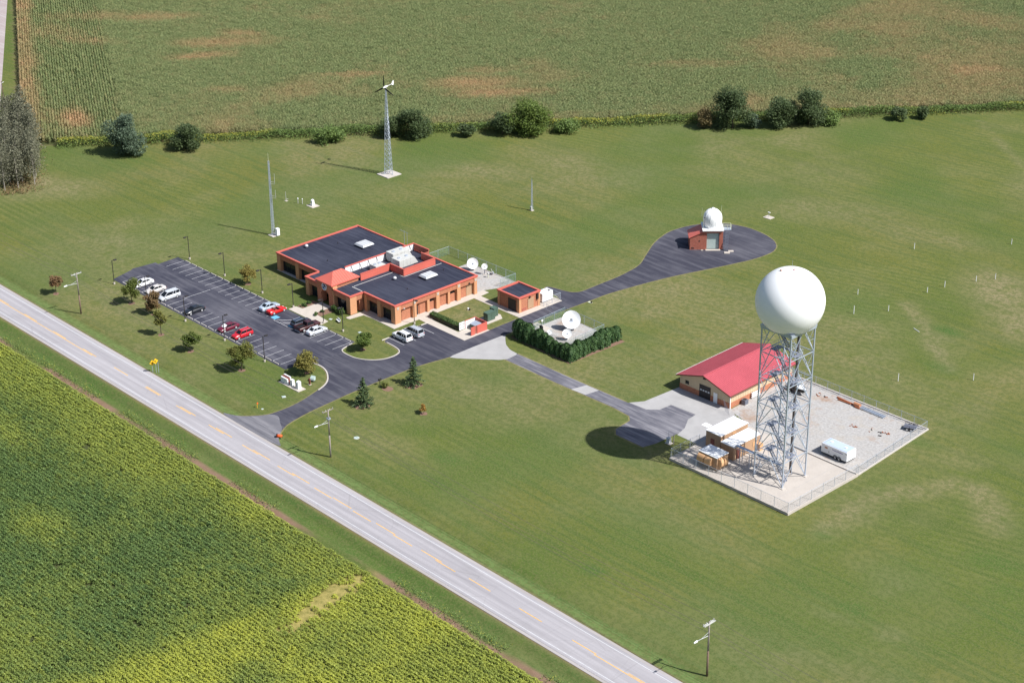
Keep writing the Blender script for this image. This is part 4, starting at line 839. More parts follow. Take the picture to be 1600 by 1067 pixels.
db = thing('waste_bin', 'green waste container standing inside the red enclosure', 'waste bin', (-84.6,3.5,.08)); MB().hexa([(-.8,-.6,.15),(.8,-.6,.15),(.8,.6,.15),(-.8,.6,.15)],[(-.95,-.8,1.15),(.95,-.8,1.15),(.95,.8,1.15),(-.95,.8,1.15)]).build('body', M['green_box'], db); MB().hexa([(-.97,-.82,1.16),(.97,-.82,1.16),(.97,.82,1.16),(-.97,.82,1.16)],[(-.97,-.82,1.2),(.97,-.82,1.2),(.97,.82,1.45),(-.97,.82,1.45)]).build('lid', M['galv'], db); MB().box(-.6,.6,-.4,.4,0,.15).build('skid', M['dark'], db)
struct('transformer_pad', MB().prism([(-87.9,6.9),(-84.6,6.9),(-84.6,11.2),(-86.2,12.2),(-87.9,12.0)], -.05, .10), M['walk'])
for (x0,x1,y0,y1,h,lb) in ((-86.7,-85.4,7.7,9.9,1.75,'green transformer cabinet with two doors beside the red enclosure'),(-87.6,-86.2,10.3,11.5,1.85,'grey green switch cabinet behind the transformer')):
    t = thing('transformer', lb, 'transformer', ((x0+x1)/2,(y0+y1)/2,.10), 0, 'utility cabinets'); a, b = (x1-x0)/2, (y1-y0)/2
    MB().box(-a,a,-b,b,0,h).build('cabinet', M['green_box'], t, bevel=.04); MB().box(a,a+.03,-b+.08,-.05,.15,h-.25).build('door', M['green_box'], t); MB().box(a,a+.03,.05,b-.08,.15,h-.25).build('door', M['green_box'], t); MB().box(-a-.05,a+.05,-b-.05,b+.05,h,h+.07).build('lid', M['green_box'], t)
# ---------------------------------------------------------------- dome building (turned 47 degrees)
dm = thing('dome_building', 'small red brick building carrying a white ribbed dome', 'building', (-79.9,70.8,0), R(46.5))
# local x along the front, y into the building, front at y=0
MB().box(-3.5,-.35,0,4.6,-.1,2.9).build('annex_wall', M['brick_red'], dm)
MB().hexa([(-3.5,0,2.9),(-.36,0,2.9),(-.36,4.6,2.9),(-3.5,4.6,2.9)],[(-3.5,0,3.0),(-.36,0,4.5),(-.36,4.6,4.5),(-3.5,4.6,3.0)]).build('annex_gable', M['brick_red'], dm)
MB().hexa([(-3.8,-.25,2.93),(-.37,-.25,4.53),(-.37,4.8,4.53),(-3.8,4.8,2.93)],[(-3.8,-.25,3.05),(-.37,-.25,4.66),(-.37,4.8,4.66),(-3.8,4.8,3.05)]).build('annex_roof', M['redmetal'], dm)
MB().box(-3.2,-2.5,-.03,0.01,.3,.55).build('vent', M['dark'], dm); MB().box(-1.5,-1.2,-.03,.01,2.0,2.3).build('vent', M['dark'], dm)
MB().box(-.34,.35,0,4.6,-.1,4.75).box(3.25,4.1,0,4.6,-.1,4.75).box(.36,3.24,.02,4.55,4.1,4.74).box(.36,3.24,.6,4.5,-.1,4.0).build('tower_wall', M['brick_red'], dm)
dr = MB().box(.36,3.24,.42,.58,.05,4.08).build('roll_door', M['offwhite'], dm)
for k in range(8): MB().box(.4,3.2,.40,.425,.1+k*.5,.5+k*.5).build('door_slat', M['doorgreen'], dr)
MB().box(.1,3.5,-.75,.0,-.05,.14).build('door_sill', M['walk'], dm)
MB().box(-.7,4.2,-.5,4.9,4.75,4.98).build('platform', M['white'], dm)
dome_prof = [(1.80,0),(1.95,.4),(2.10,.95),(2.17,1.6),(2.18,2.1)]+[(2.18*math.cos(R(a)), 2.1+2.25*math.sin(R(a))) for a in range(10,90,10)]+[(.30,4.36),(.28,4.55),(.02,4.6)]
dd_ = MB().lathe(dome_prof, 40, (1.75,2.2,4.98)).build('dome', M['radome'], dm, True)
for k in range(10):
    a = 2*math.pi*k/10; mb = MB(); pr_ = [(1.75+math.cos(a)*(r+.015), 2.2+math.sin(a)*(r+.015), 4.98+z) for r, z in dome_prof[1:-3]]
    for i in range(len(pr_)-1): mb.beam(pr_[i], pr_[i+1], .10, .05)
    mb.build('gore_seam', M['white'], dd_)
MB().tube((-.1,.9,7.6),(-.4,.75,7.6),.12,.12,8).build('port', M['dark'], dd_)
for x, y, h in ((-.55,-.3,6.6),(-.5,4.6,5.0),(4.0,4.7,5.6)): MB().tube((x,y,4.7),(x,y,4.9+h*.75),.035,.02,6).build('whip_antenna', M['whip'], dm)
ld_ = MB().box(4.2,6.0,.6,2.2,4.6,4.72).build('landing', M['galv'], dm); rl = MB()
for x, y in ((4.25,.65),(5.95,.65),(5.95,2.15),(4.25,2.15),(5.1,.65),(5.95,1.4)): rl.tube((x,y,4.72),(x,y,5.75),.035,.035,5)
for z in (5.2,5.72): rl.beam((4.2,.65,z),(5.95,.65,z),.05).beam((5.95,.65,z),(5.95,2.15,z),.05).beam((5.95,2.15,z),(4.2,2.15,z),.05)
rl.build('railing', M['whip'], ld_)
lad = MB()
for x in (4.75,5.45): lad.beam((x,.5,4.6),(x-.35,-.9,0),.10)
for k in range(14): f = k/14; lad.beam((4.75-.35*f,.5-1.4*f,4.6*(1-f)),(5.45-.35*f,.5-1.4*f,4.6*(1-f)),.16,.04)
lad.build('stair', M['galvdark'], dm)
for i, (x, y, w_, d_) in enumerate(((4.9,-2.1,1.3,.9),(5.9,-1.2,1.2,.8),(-.7,-.5,.5,.3))):
    o = MB().box(-w_/2,w_/2,-d_/2,d_/2,0,.16).build('concrete_slab', M['walk']); an_ = R(46.5); o.location = (-79.9+math.cos(an_)*x-math.sin(an_)*y, 70.8+math.sin(an_)*x+math.cos(an_)*y, .03); o.rotation_euler = (0,0,an_); tag(o, ['pale concrete slab nearest the dome building corner','outer pale concrete slab right of the dome building','tiny pale slab left of the dome building door'][i], 'slab', 'slabs by dome building')
# ---------------------------------------------------------------- shop
SH = R(.9); sp = thing('shop_building', 'tan metal shop with brick wainscot and bright red gable roof', 'building', (-30.0,13.95,0), SH)
w2, L_, eh, rh = 6.3, 19.2, 3.1, 4.95
MB().box(-w2,w2,0,L_,1.2,eh).build('siding', M['tan'], sp); MB().box(-w2-.04,w2+.04,-.04,L_+.04,-.1,1.2).build('wainscot', M['brick'], sp)
MB().add([(-w2,0,eh),(w2,0,eh),(0,0,rh-.06),(-w2,L_,eh),(w2,L_,eh),(0,L_,rh-.06)], [(0,1,2),(3,5,4)]).build('gable', M['tan'], sp)
ov = .55; zo = eh-(rh-eh)/w2*ov
for s_ in (-1, 1):
    rf = MB().hexa([(s_*(w2+ov),-.6,zo),(0,-.6,rh),(0,L_+.6,rh),(s_*(w2+ov),L_+.6,zo)],[(s_*(w2+ov),-.6,zo+.10),(0,-.6,rh+.10),(0,L_+.6,rh+.10),(s_*(w2+ov),L_+.6,zo+.10)]).build('roof', M['redroof'], sp)
    for k in range(44):
        y = -.5+k*(L_+1.0)/43; MB().beam((s_*(w2+ov),y,zo+.12),(0,y,rh+.12),.05,.05).build('roof_rib', M['redroof'], rf) if k == 0 else None
        if k == 0: rib0 = rf.children[-1]
        else: share(rib0, rf, (0, k*(L_+1.0)/43, 0))
    MB().box(min(s_*(w2+ov),s_*(w2+ov+.12)),max(s_*(w2+ov),s_*(w2+ov+.12)),-.6,L_+.6,zo-.05,zo+.13).build('gutter', M['offwhite' if s_ < 0 else 'brownpanel'], rf)
    MB().hexa([(s_*(w2+ov),-.66,zo-.12),(0,-.66,rh-.12),(0,-.61,rh-.12),(s_*(w2+ov),-.61,zo-.12)],[(s_*(w2+ov),-.66,zo+.12),(0,-.66,rh+.12),(0,-.61,rh+.12),(s_*(w2+ov),-.61,zo+.12)]).build('barge_board', M['brownpanel'], rf)
MB().beam((0,-.6,rh+.14),(0,L_+.6,rh+.14),.35,.06).build('ridge_cap', M['redroof'], sp)
dr = MB().box(-1.3,1.5,-.09,-.05,0,2.75).build('roll_door', M['dark'], sp)
for k in range(4): MB().box(-1.1+k*.65,-.65+k*.65,-.11,-.09,1.5,1.8).build('door_pane', M['alu'], dr)
MB().box(2.3,3.25,-.10,-.05,0,2.15).build('door', M['white'], sp); MB().box(-4.9,-4.0,-.05,-.01,1.55,2.3).build('window', M['glass'], sp)
for k in range(26): MB().box(w2,w2+.03,.4+k*.72,.46+k*.72,1.22,eh-.05).build('siding_rib', M['tan'], sp)
for k in range(16): MB().box(-w2+.4+k*.78,-w2+.45+k*.78,-.03,-.005,1.22,eh).build('siding_rib', M['tan'], sp) if not (4.6 < .4+k*.78 < 7.9 or 8.4 < .4+k*.78 < 9.7) else None
MB().box(-.3,.3,-.35,-.05,4.2,4.4).build('wall_light', M['dark'], sp); MB().box(w2,w2+.35,15.2,15.8,2.2,2.6).build('wall_light', M['brownpanel'], sp)
MB().box(w2-.02,w2+.10,-.02,.16,0,eh).build('downpipe', M['white'], sp); MB().box(w2+.05,w2+.15,8.9,9.05,0,eh).build('downpipe', M['offwhite'], sp)
t = thing('condenser_unit', 'dark square condenser unit beside the shop side wall', 'air conditioner', (-22.9,17.6,.05)); MB().box(-.5,.5,-.5,.5,.08,1.05).build('casing', M['galvdark'], t, bevel=.05); MB().lathe([(.38,1.05),(.38,1.1),(.1,1.12)],14).build('fan_grille', M['dark'], t); MB().box(-.6,.6,-.6,.6,0,.08).build('base', M['concrete'], t)
t = thing('plank_rack', 'white planks stacked on brackets against the shop side wall', 'plank rack', (-23.3,21.4,.05))
for k in range(3): MB().box(-.25,.05,-1.2,1.2,.25+k*.42,.38+k*.42).build('plank', M['white'], t)
for y in (-.9,.9): MB().box(-.3,-.2,y-.05,y+.05,0,1.4).build('bracket', M['galvdark'], t)
t = thing('pipe_stand', 'cluster of upright thin poles at the shop front corner', 'poles', (-22.6,12.6,.04))
for k in range(5): MB().tube((-.9+k*.42,-.2*k,0),(-1.5+k*.55,-.3*k,2.7-.25*k),.03,.03,5).build('pole', M['galvdark'], t)
# ---------------------------------------------------------------- radar tower
rt = thing('radar_tower', 'tall galvanised lattice tower carrying a giant white ball radome', 'radar tower', (0,0,.5))
hs = 3.21; lv = [0,4.92,9.84,14.76,19.68,24.6,29.5]
cn = [(-hs,-hs),(hs,-hs),(hs,hs),(-hs,hs)]
for x, y in cn:
    lg = MB().beam((x,y,0),(x,y,29.5),.20).build('leg', M['galv'], rt); MB().box(x-.45,x+.45,y-.45,y+.45,0,.12).build('base_plate', M['concrete'], lg)
for k in range(1, 7):
    z = lv[k]; zb = lv[k-1]
    for i in range(4):
        (x0,y0),(x1,y1) = cn[i], cn[(i+1)%4]; mx, my = (x0+x1)/2, (y0+y1)/2
        MB().beam((x0,y0,z),(x1,y1,z),.13).build('girt', M['galv'], rt)
        MB().beam((mx,my,z),(x0,y0,zb+.1),.11).build('brace', M['galv'], rt); MB().beam((mx,my,z),(x1,y1,zb+.1),.11).build('brace', M['galv'], rt)
        q0 = ((mx+x0)/2,(my+y0)/2,(z+zb)/2+.05); q1 = ((mx+x1)/2,(my+y1)/2,(z+zb)/2+.05)
        MB().beam(q0,(x0,y0,(z+zb)/2),.055).beam(q1,(x1,y1,(z+zb)/2),.055).beam(q0,(x0,y0,z),.055).beam(q1,(x1,y1,z),.055).build('strut', M['galv'], rt)
    m_ = [((cn[i][0]+cn[(i+1)%4][0])/2,(cn[i][1]+cn[(i+1)%4][1])/2,z) for i in range(4)]
    MB().beam(m_[0],m_[1],.07).beam(m_[1],m_[2],.07).beam(m_[2],m_[3],.07).beam(m_[3],m_[0],.07).build('plan_brace', M['galv'], rt)
# steep stair flights, one per storey, with a walkway back across the tower at each level
for k in range(6):
    za, zb = lv[k], lv[k+1] if k < 5 else 29.0; xa, xb, y = 2.2, -1.5, -.95
    st = MB()
    for yy in (y-.32, y+.32): st.beam((xa,yy,za),(xb,yy,zb),.06,.2)
    n_ = 20
    for i in range(n_): f = (i+.5)/n_; st.box(xa+(xb-xa)*f-.12,xa+(xb-xa)*f+.12,y-.32,y+.32,za+(zb-za)*f-.02,za+(zb-za)*f+.02)
    fl_ = st.build('stair_flight', M['galvmid'], rt); rr = MB()
    for yy in (y-.34, y+.34):
        rr.beam((xa,yy,za+1.0),(xb,yy,zb+1.0),.035)
        for f in (0,.33,.66,1): rr.beam((xa+(xb-xa)*f,yy,za+(zb-za)*f),(xa+(xb-xa)*f,yy,za+(zb-za)*f+1.0),.04)
    rr.build('handrail', M['galv'], fl_)
    ln_ = MB().box(-2.7,-1.5,-1.4,.9,zb-.04,zb+.02).box(-1.49,2.7,.35,.9,zb-.04,zb+.02).box(2.1,2.7,-1.2,.34,zb-.04,zb+.02).build('landing', M['galvmid'], rt); rl = MB()
    for z in (.5,1.0): rl.beam((-2.7,-1.4,zb+z),(-2.7,.9,zb+z),.04).beam((-2.7,.9,zb+z),(2.7,.9,zb+z),.04).beam((2.7,-1.4,zb+z),(2.7,.9,zb+z),.04)
    for x in (-2.7,-.9,.9,2.7): rl.beam((x,.9,zb),(x,.9,zb+1.0),.04)
    rl.build('railing', M['galv'], ln_)
    MB().beam((-2.7,-1.4,zb-.1),(-hs,-1.4,zb-.1),.07).beam((-2.7,.9,zb-.1),(-hs,.9,zb-.1),.07).beam((2.7,.9,zb-.1),(hs,.9,zb-.1),.07).beam((2.7,-1.4,zb-.1),(hs,-1.4,zb-.1),.07).build('landing_bracket', M['galv'], ln_)
cr = MB()
for dx in (-.25,.25): cr.beam((.9+dx,1.9,0),(.9+dx,1.9,29.3),.10)
for k in range(48): cr.beam((.62,1.9,.4+k*.6),(1.18,1.9,.4+k*.6),.05)
cr.build('cable_ladder', M['galv'], rt)
cb = MB()
for dx in (-.16,-.05,.06,.17): cb.tube((.9+dx,1.78,.3),(.9+dx,1.78,29.3),.05,.05,6)
cb.box(.76,1.04,1.64,1.72,2.0,29.0); cb.build('cable_run', M['cable'], rt)
MB().box(-hs-.25,hs+.25,-hs-.25,hs+.25,29.5,29.75).build('platform', M['galv'], rt)
dk = MB(); 
for i in range(4):
    (x0,y0),(x1,y1) = cn[i], cn[(i+1)%4]; dk.beam((x0*1.05,y0*1.05,29.3),(x1*1.05,y1*1.05,29.3),.16,.40)
dk.build('ring_beam', M['galv'], rt)
rad = 5.97; cz_ = 34.07; prof = []
for k in range(0, 45):
    a = -50.3+(140.3)*k/44; prof.append((max(.01, rad*math.cos(R(a))), rad*math.sin(R(a))))
rd = MB().lathe(prof, 72, (0,0,cz_)).build('radome', M['radome'], rt, True)
MB().lathe([(3.95,29.75),(3.95,29.95),(3.82,29.98)], 48).build('radome_base_ring', M['offwhite'], rt)
MB().tube((0,0,cz_+rad-.05),(0,0,cz_+rad+1.5),.03,.015,6).build('lightning_rod', M['galv'], rd); MB().lathe([(.12,0),(.12,.22),(.05,.28)], 10, (.55,-.2,cz_+rad-.06)).build('beacon', M['tail'], rd)
MB().box(-.16,.16,.0,.14,0,.2).build('marker_plate', M['orangestripe'], rd); rd.children[-1].location = (-1.2,-1.6,cz_+5.65)
br = MB().box(-9.0,1.4,-1.75,-1.05,3.1,3.22)
for x in np.arange(-8.6,1.4,1.1): br.beam((x,-1.75,2.75),(x+1.1,-1.75,3.1),.05).beam((x,-1.05,2.75),(x+1.1,-1.05,3.1),.05)
br.beam((-9.0,-1.75,2.75),(1.4,-1.75,2.75),.09).beam((-9.0,-1.05,2.75),(1.4,-1.05,2.75),.09).build('waveguide_bridge', M['galv'], rt)
for x in (-7.8,-5.6): MB().beam((x,-1.75,0),(x,-1.75,2.75),.10).beam((x,-1.05,0),(x,-1.05,2.75),.10).build('bridge_post', M['galv'], rt)
# ---------------------------------------------------------------- equipment shelters on the pad
def shelter(label, x0, x1, y0, y1, h, extra=None):
    t = thing('equipment_shelter', label, 'shelter', ((x0+x1)/2,(y0+y1)/2,.5), 0, 'equipment shelters on the tower pad'); a, b = (x1-x0)/2, (y1-y0)/2
    MB().box(-a,a,-b,b,.05,h).build('wall', M['shelter'], t, bevel=.03); MB().box(-a-.08,a+.08,-b-.08,b+.08,h,h+.14).build('roof', M['white'], t, bevel=.03); MB().box(-a-.05,a+.05,-b-.05,b+.05,0,.05).build('base', M['concrete'], t)
    for x in (-a*.33, a*.33): MB().box(x-.02,x+.02,-b-.012,-b,.1,h-.05).build('wall_seam', M['hood'], t)
    for k in range(1, 4): MB().box(a,a+.012,-b+2*b*k/4-.02,-b+2*b*k/4+.02,.1,h-.05).build('wall_seam', M['hood'], t)
    return t, a, b
t, a, b = shelter('tallest tan shelter with white roof at back of tower pad', -16.5,-12.95,-1.1,6.5,3.25)
MB().box(-.6,.3,-b-.05,-b-.02,.1,2.1).build('door', M['brownpanel'], t); MB().box(a+.01,a+.05,-.6,.4,2.5,2.9).build('vent', M['hood'], t)
t, a, b = shelter('long tan shelter with white roof next to the radar tower', -12.2,-9.15,-1.9,5.6,2.75)
MB().box(a+.01,a+.05,-3.0,-2.1,.1,2.1).build('door', M['brownpanel'], t); MB().box(a+.01,a+.07,1.6,2.6,1.0,1.9).build('vent', M['hood'], t); MB().box(a,a+.9,2.6,3.5,0,1.3).build('air_unit', M['hood'], t)
t, a, b = shelter('low tan shelter with curved intake hoods at front of pad', -13.1,-8.8,-6.9,-3.8,2.55)
def hood(x, y, ax):
    mb = MB(); n_ = 8; pr = [(0,2.35)]+[(.75*math.sin(R(90*k/n_)), 1.45+.9*math.cos(R(90*k/n_))) for k in range(n_+1)]+[(.75,1.0),(0,1.0)]
    for (d0,z0),(d1,z1) in zip(pr[1:-2], pr[2:-1]):
        if ax == 'y': mb.add([(x-.75,y-d0,z0),(x+.75,y-d0,z0),(x+.75,y-d1,z1),(x-.75,y-d1,z1)],[(0,1,2,3)])
        else: mb.add([(x+d0,y-.42,z0),(x+d0,y+.42,z0),(x+d1,y+.42,z1),(x+d1,y-.42,z1)],[(3,2,1,0)])
    for s_ in (-1, 1):
        P_ = [(x+s_*.75,y-d,z) for d,z in pr] if ax == 'y' else [(x+d,y+s_*.42,z) for d,z in pr]; mb.add(P_, [tuple(range(len(P_)))])
    return mb.build('intake_hood', M['hood'], t)
hood(-1.25,-b,'y'); hood(.4,-b,'y'); hood(a,-.75,'x'); hood(a,.3,'x')
t = thing('fuel_pipe_post', 'pale grey meter box on slab outside the pad corner', 'meter box', (-22.4,-4.6,.03)); MB().box(-.6,.6,-.5,.5,0,.12).build('slab', M['walk'], t); MB().box(-.4,.3,-.3,.3,.12,1.25).build('box', M['alu'], t, bevel=.04); MB().beam((.9,.3,0),(.9,.3,2.0),.1).build('post', M['wood'], t); MB().tube((-.6,.6,0),(-.6,.6,2.2),.03,.03,5).build('pipe', M['galv'], t)
struct('hatch_pad', MB().box(-23.1,-21.5,5.2,6.5,.0,.07), M['white'])
# ---------------------------------------------------------------- chain link fences
def fence(name, label, pts, h, z0=0.0, mt='fence', step=3.0, group='chain link fences'):
    t = thing(name, label, 'fence', (pts[0][0], pts[0][1], z0), 0, group); ox, oy = pts[0]; first = None
    for (xa,ya),(xb,yb) in zip(pts[:-1], pts[1:]):
        L_ = math.hypot(xb-xa, yb-ya); n_ = max(1, round(L_/step)); rz = math.atan2(yb-ya, xb-xa)
        for k in range(n_):
            x = xa-ox+(xb-xa)*k/n_; y = ya-oy+(yb-ya)*k/n_
            if first is None: first = MB().tube((0,0,0),(0,0,h+.08),.04,.04,6).build('post', M['galv'], t); first.location = (x,y,0)
            else: share(first, t, (x,y,0))
            c, s_ = math.cos(rz), math.sin(rz); l_ = L_/n_
            MB().add([(x+c*.04,y+s_*.04,.05),(x+c*(l_-.04),y+s_*(l_-.04),.05),(x+c*(l_-.04),y+s_*(l_-.04),h-.02),(x+c*.04,y+s_*.04,h-.02)],[(0,1,2,3)]).build('mesh_panel', M[mt], t)
        MB().tube((xa-ox,ya-oy,h),(xb-ox,yb-oy,h),.028,.028,6).build('top_rail', M['galv'], t)
    share(first, t, (pts[-1][0]-ox, pts[-1][1]-oy, 0)); return t
fence('chain_link_fence','low chain link fence along the raised edge of tower pad',[(-17.9,-1.2),(-17.9,-9.0),(9.2,-9.0),(9.2,10.3)],1.9,.5)
fence('chain_link_fence','long chain link fence round the gravel yard with trailers',[(9.1,10.9),(7.6,33.9),(-24.3,33.8)],1.9)
fence('chain_link_fence','fence from the tall shelter back towards the shop apron',[(-17.9,7.2),(-18.2,10.4)],1.9,.5)
fence('chain_link_fence','greenish fence round the dish yard behind the office',[(-119.2,16.6),(-119.2,26.6),(-97.0,26.8),(-97.2,22.3)],2.0,0,'fencegreen')
fence('chain_link_fence','greenish fence round the screened dish compound',[(-76.0,12.2),(-76.4,21.8),(-64.6,21.6),(-64.3,10.2),(-75.2,10.6)],1.9,0,'fencegreen')
fence('chain_link_fence','fence round the fuel tank slab by the drive',[(-83.0,21.9),(-82.6,26.6),(-86.8,26.6)],1.9)
t = thing('swing_gate', 'open chain link gate leaf swung across the drive edge', 'gate', (-78.1,20.3,.03), R(168)); MB().add([(0.05,0,.15),(3.2,0,.15),(3.2,0,1.45),(.05,0,1.45)],[(0,1,2,3)]).build('mesh_panel', M['fence'], t); MB().tube((0,0,.12),(3.2,0,.12),.03,.03,6).tube((0,0,1.48),(3.2,0,1.48),.03,.03,6).tube((3.2,0,.1),(3.2,0,1.5),.03,.03,6).build('gate_frame', M['galv'], t); MB().tube((0,0,0),(0,0,1.7),.05,.05,6).build('post', M['galvdark'], t)
# ---------------------------------------------------------------- dishes
def dish(label, loc, dia, az, el, ped, name='satellite_dish', group='satellite dishes', dark=False):
    t = thing(name, label, 'dish', loc, R(az), group); r = dia/2; n_ = 30; prof = [(r*k/8, (r*k/8)**2/(4*dia*.38)) for k in range(9)]
    rot = Matrix.Translation((0,0,ped)) @ Matrix.Rotation(R(90-el), 4, 'Y')
    def xf(mb): mb.v = [tuple(rot @ Vector(p)) for p in mb.v]; return mb
    mb = MB(); P = []
    for q, z in prof[1:]:
        for k in range(n_): P.append((q*math.cos(2*math.pi*k/n_), q*math.sin(2*math.pi*k/n_), z))
    F = [tuple(range(n_))]+[(i*n_+k, i*n_+(k+1)%n_, (i+1)*n_+(k+1)%n_, (i+1)*n_+k) for i in range(7) for k in range(n_)]; mb.add(P, F)
    mb.add([(x,y,z-.05) for x,y,z in P], [tuple(reversed(f)) for f in F]); rf = xf(mb).build('reflector', M['white'], t, True)
    rib = MB()
    for k in range(8):
        a = math.pi*k/4
        for (q0,z0),(q1,z1) in zip(prof[:-1:2], prof[2::2]): rib.beam((q0*math.cos(a),q0*math.sin(a),z0-.16),(q1*math.cos(a),q1*math.sin(a),z1-.16),.05,.08)
    xf(rib).build('back_rib', M['galv'], rf); fz_ = dia*.42; fd = MB()
    for k in range(3):
        a = 2*math.pi*k/3+.5; fd.tube((r*.9*math.cos(a), r*.9*math.sin(a), prof[-1][1]*.85),(0,0,fz_),.008,.008,5)
    xf(fd).build('feed_strut', M['offwhite'], rf); xf(MB().tube((0,0,fz_-.12*dia/3),(0,0,fz_+.1*dia/3),.05*dia/2,.06*dia/2,10)).build('feed_horn', M['galv'], rf)
    MB().tube((0,0,0),(0,0,ped-.15),.05+.03*dia,.05+.02*dia,10).box(-.15*dia/2,.15*dia/2,-.2*dia/2,.2*dia/2,ped-.35,ped-.05).build('pedestal', M['galv' if not dark else 'galvdark'], t); MB().box(-.3*dia/2-.2,.3*dia/2+.2,-.3*dia/2-.2,.3*dia/2+.2,-.02,.10).build('footing', M['concrete'], t)
    return t
dish('largest white dish in the arborvitae compound', (-70.6,17.9,.05), 3.9, -38, 30, 2.1)
dish('medium white dish in front of the largest compound dish', (-67.5,13.6,.05), 1.95, -38, 33, 1.35)
dish('smallest white dish half hidden behind the arborvitae row', (-70.6,11.6,.05), 1.1, -40, 30, 1.3)
dish('larger white dish behind the office in its fenced yard', (-108.6,24.4,.05), 2.55, -40, 30, 1.5)
dish('small white dish on a tall dark mount behind the office', (-104.8,24.6,.05), 1.35, -42, 30, 1.9, dark=True)
t = thing('control_cabinet', 'black control cabinet with white plate in the dish compound', 'cabinet', (-73.4,11.9,.05), R(-15)); MB().box(-.45,.45,-.22,.22,.35,1.75).build('cabinet', M['black'], t, bevel=.03); MB().box(-.25,.2,-.25,-.22,.7,1.4).build('plate', M['galvdark'], t); MB().box(-.4,-.3,-.1,.1,0,.35).box(.3,.4,-.1,.1,0,.35).build('leg', M['galv'], t)
t = thing('spare_reflector', 'pale octagonal panel leaning behind the small office dish', 'panel', (-103.6,25.7,.05), R(-30)); MB().tube((0,0,.75),(0,.08,.78),.65,.65,8).build('panel', M['offwhite'], t); MB().box(-.06,.06,.05,.4,0,.7).build('stand', M['galv'], t)
t = thing('bollard', 'pale stub post on the gravel right of the office dishes', 'post', (-102.9,23.9,.05)); MB().tube((0,0,0),(0,0,.85),.10,.10,8).build('post', M['whip'], t); MB().box(-.25,.25,-.2,.2,.85,1.15).build('junction_box', M['offwhite'], t)
t = thing('sign_plate', 'small white sign plate on the compound fence', 'sign', (-75.9,14.6,1.3)); MB().box(-.02,.02,-.22,.22,-.22,.22).build('plate', M['white'], t); MB().box(-.06,-.02,-.04,.04,-1.2,.2).build('stake', M['galv'], t)
# ---------------------------------------------------------------- wind turbine, met towers, instruments
wt = thing('wind_turbine', 'small wind turbine on a tapering galvanised lattice tower', 'wind turbine', (-170.1,51.0,0)); MB().box(-2.2,2.2,-2.3,2.3,-.1,.22).build('slab', M['concrete'], wt)
HT_ = 23.2; lp = [(1.25*math.cos(R(a)),1.25*math.sin(R(a))) for a in (-110,10,130)]
def lat(t, lp, H, top, n_, z0, lw, bw, mt):
    P = lambda i, z: (lp[i][0]*(1-(1-top)*(z/H)), lp[i][1]*(1-(1-top)*(z/H)), z0+z)
    for i in range(3): MB().tube(P(i,0),P(i,H),lw,lw*.7,6).build('leg', mt, t)
    mb = MB()
    for k in range(n_):
        za, zb = H*k/n_, H*(k+1)/n_
        for i in range(3): j = (i+1)%3; mb.beam(P(i,za),P(j,zb),bw).beam(P(j,za),P(i,zb),bw).beam(P(i,zb),P(j,zb),bw)
    mb.build('lattice_bracing', mt, t)
lat(wt, lp, HT_-.4, .12, 17, .22, .07, .05, M['galv'])
nac = MB().lathe([(.05,-.9),(.20,-.7),(.26,-.2),(.24,.4),(.12,.9),(.05,1.0)], 14).build('nacelle', M['white'], wt, True); naz = R(106); nac.location = (0,0,HT_+.2); nac.rotation_euler = (0, R(90), naz)
tb = MB().tube((0,0,1.1),(0,0,3.0),.06,.05,6).build('tail_boom', M['white'], nac)
MB().add([(0,-.05,2.5),(0,-.05,3.5),(-.75,-.05,3.5),(-.7,-.05,3.1),(.4,-.05,3.35),(.4,-.05,3.0),(0,.03,2.5),(0,.03,3.5),(-.75,.03,3.5),(-.7,.03,3.1),(.4,.03,3.35),(.4,.03,3.0)],[(0,5,4,1),(0,1,2,3),(6,7,10,11),(6,9,8,7),(3,2,8,9),(2,1,7,8),(1,4,10,7),(4,5,11,10),(5,0,6,11),(0,3,9,6)]).build('tail_fin', M['white'], nac)
for k in range(3):
    a = math.pi+2*math.pi*k/3; c, s_ = math.cos(a), math.sin(a); b_ = MB(); st = [(.2,.10),(.9,.20),(2.0,.16),(3.3,.08)]
    for (r0,w0),(r1,w1) in zip(st[:-1], st[1:]):
        q = lambda r, w_, z: (c*r-s_*w_, s_*r+c*w_, z); b_.hexa([q(r0,-w0,-.84),q(r1,-w1,-.80),q(r1,w1,-.86),q(r0,w0,-.92)],[q(r0,-w0,-.78),q(r1,-w1,-.77),q(r1,w1,-.83),q(r0,w0,-.86)])
    b_.build('blade', M['black'], nac)
MB().lathe([(.01,-1.15),(.2,-.95),(.24,-.72)], 12).build('hub', M['white'], nac, True); MB().tube((0,0,HT_-.6),(0,0,HT_+.1),.14,.12,8).build('mast_head', M['galv'], wt)
m1 = thing('antenna_tower', 'thin lattice antenna mast beside the office back corner', 'mast', (-157.1,4.6,0)); lat(m1, [(.42*math.cos(R(a)),.42*math.sin(R(a))) for a in (-90,30,150)], 18.5, .45, 26, .15, .045, .035, M['galv'])
MB().box(-1.0,1.0,-.9,.9,-.1,.15).build('slab', M['concrete'], m1); MB().box(.5,1.3,.2,1.0,.15,1.9).build('equipment_box', M['white'], m1, bevel=.04)
for z, l_ in ((13.5,2.2),(10.0,1.6)): MB().beam((0,0,z),(1.1,.6,z),.06).tube((1.1,.6,z-.3),(1.1,.6,z+l_),.04,.03,6).beam((0,0,z-.5),(1.1,.6,z-.5),.05).build('side_antenna', M['offwhite'], m1)
MB().tube((0,0,18.6),(0,0,20.6),.03,.02,6).build('whip_antenna', M['whip'], m1)
for i in range(2): MB().tube((0,0,9.5-4*i),(1.0,1.2,.8),.015,.015,4).build('cable', M['cable'], m1)
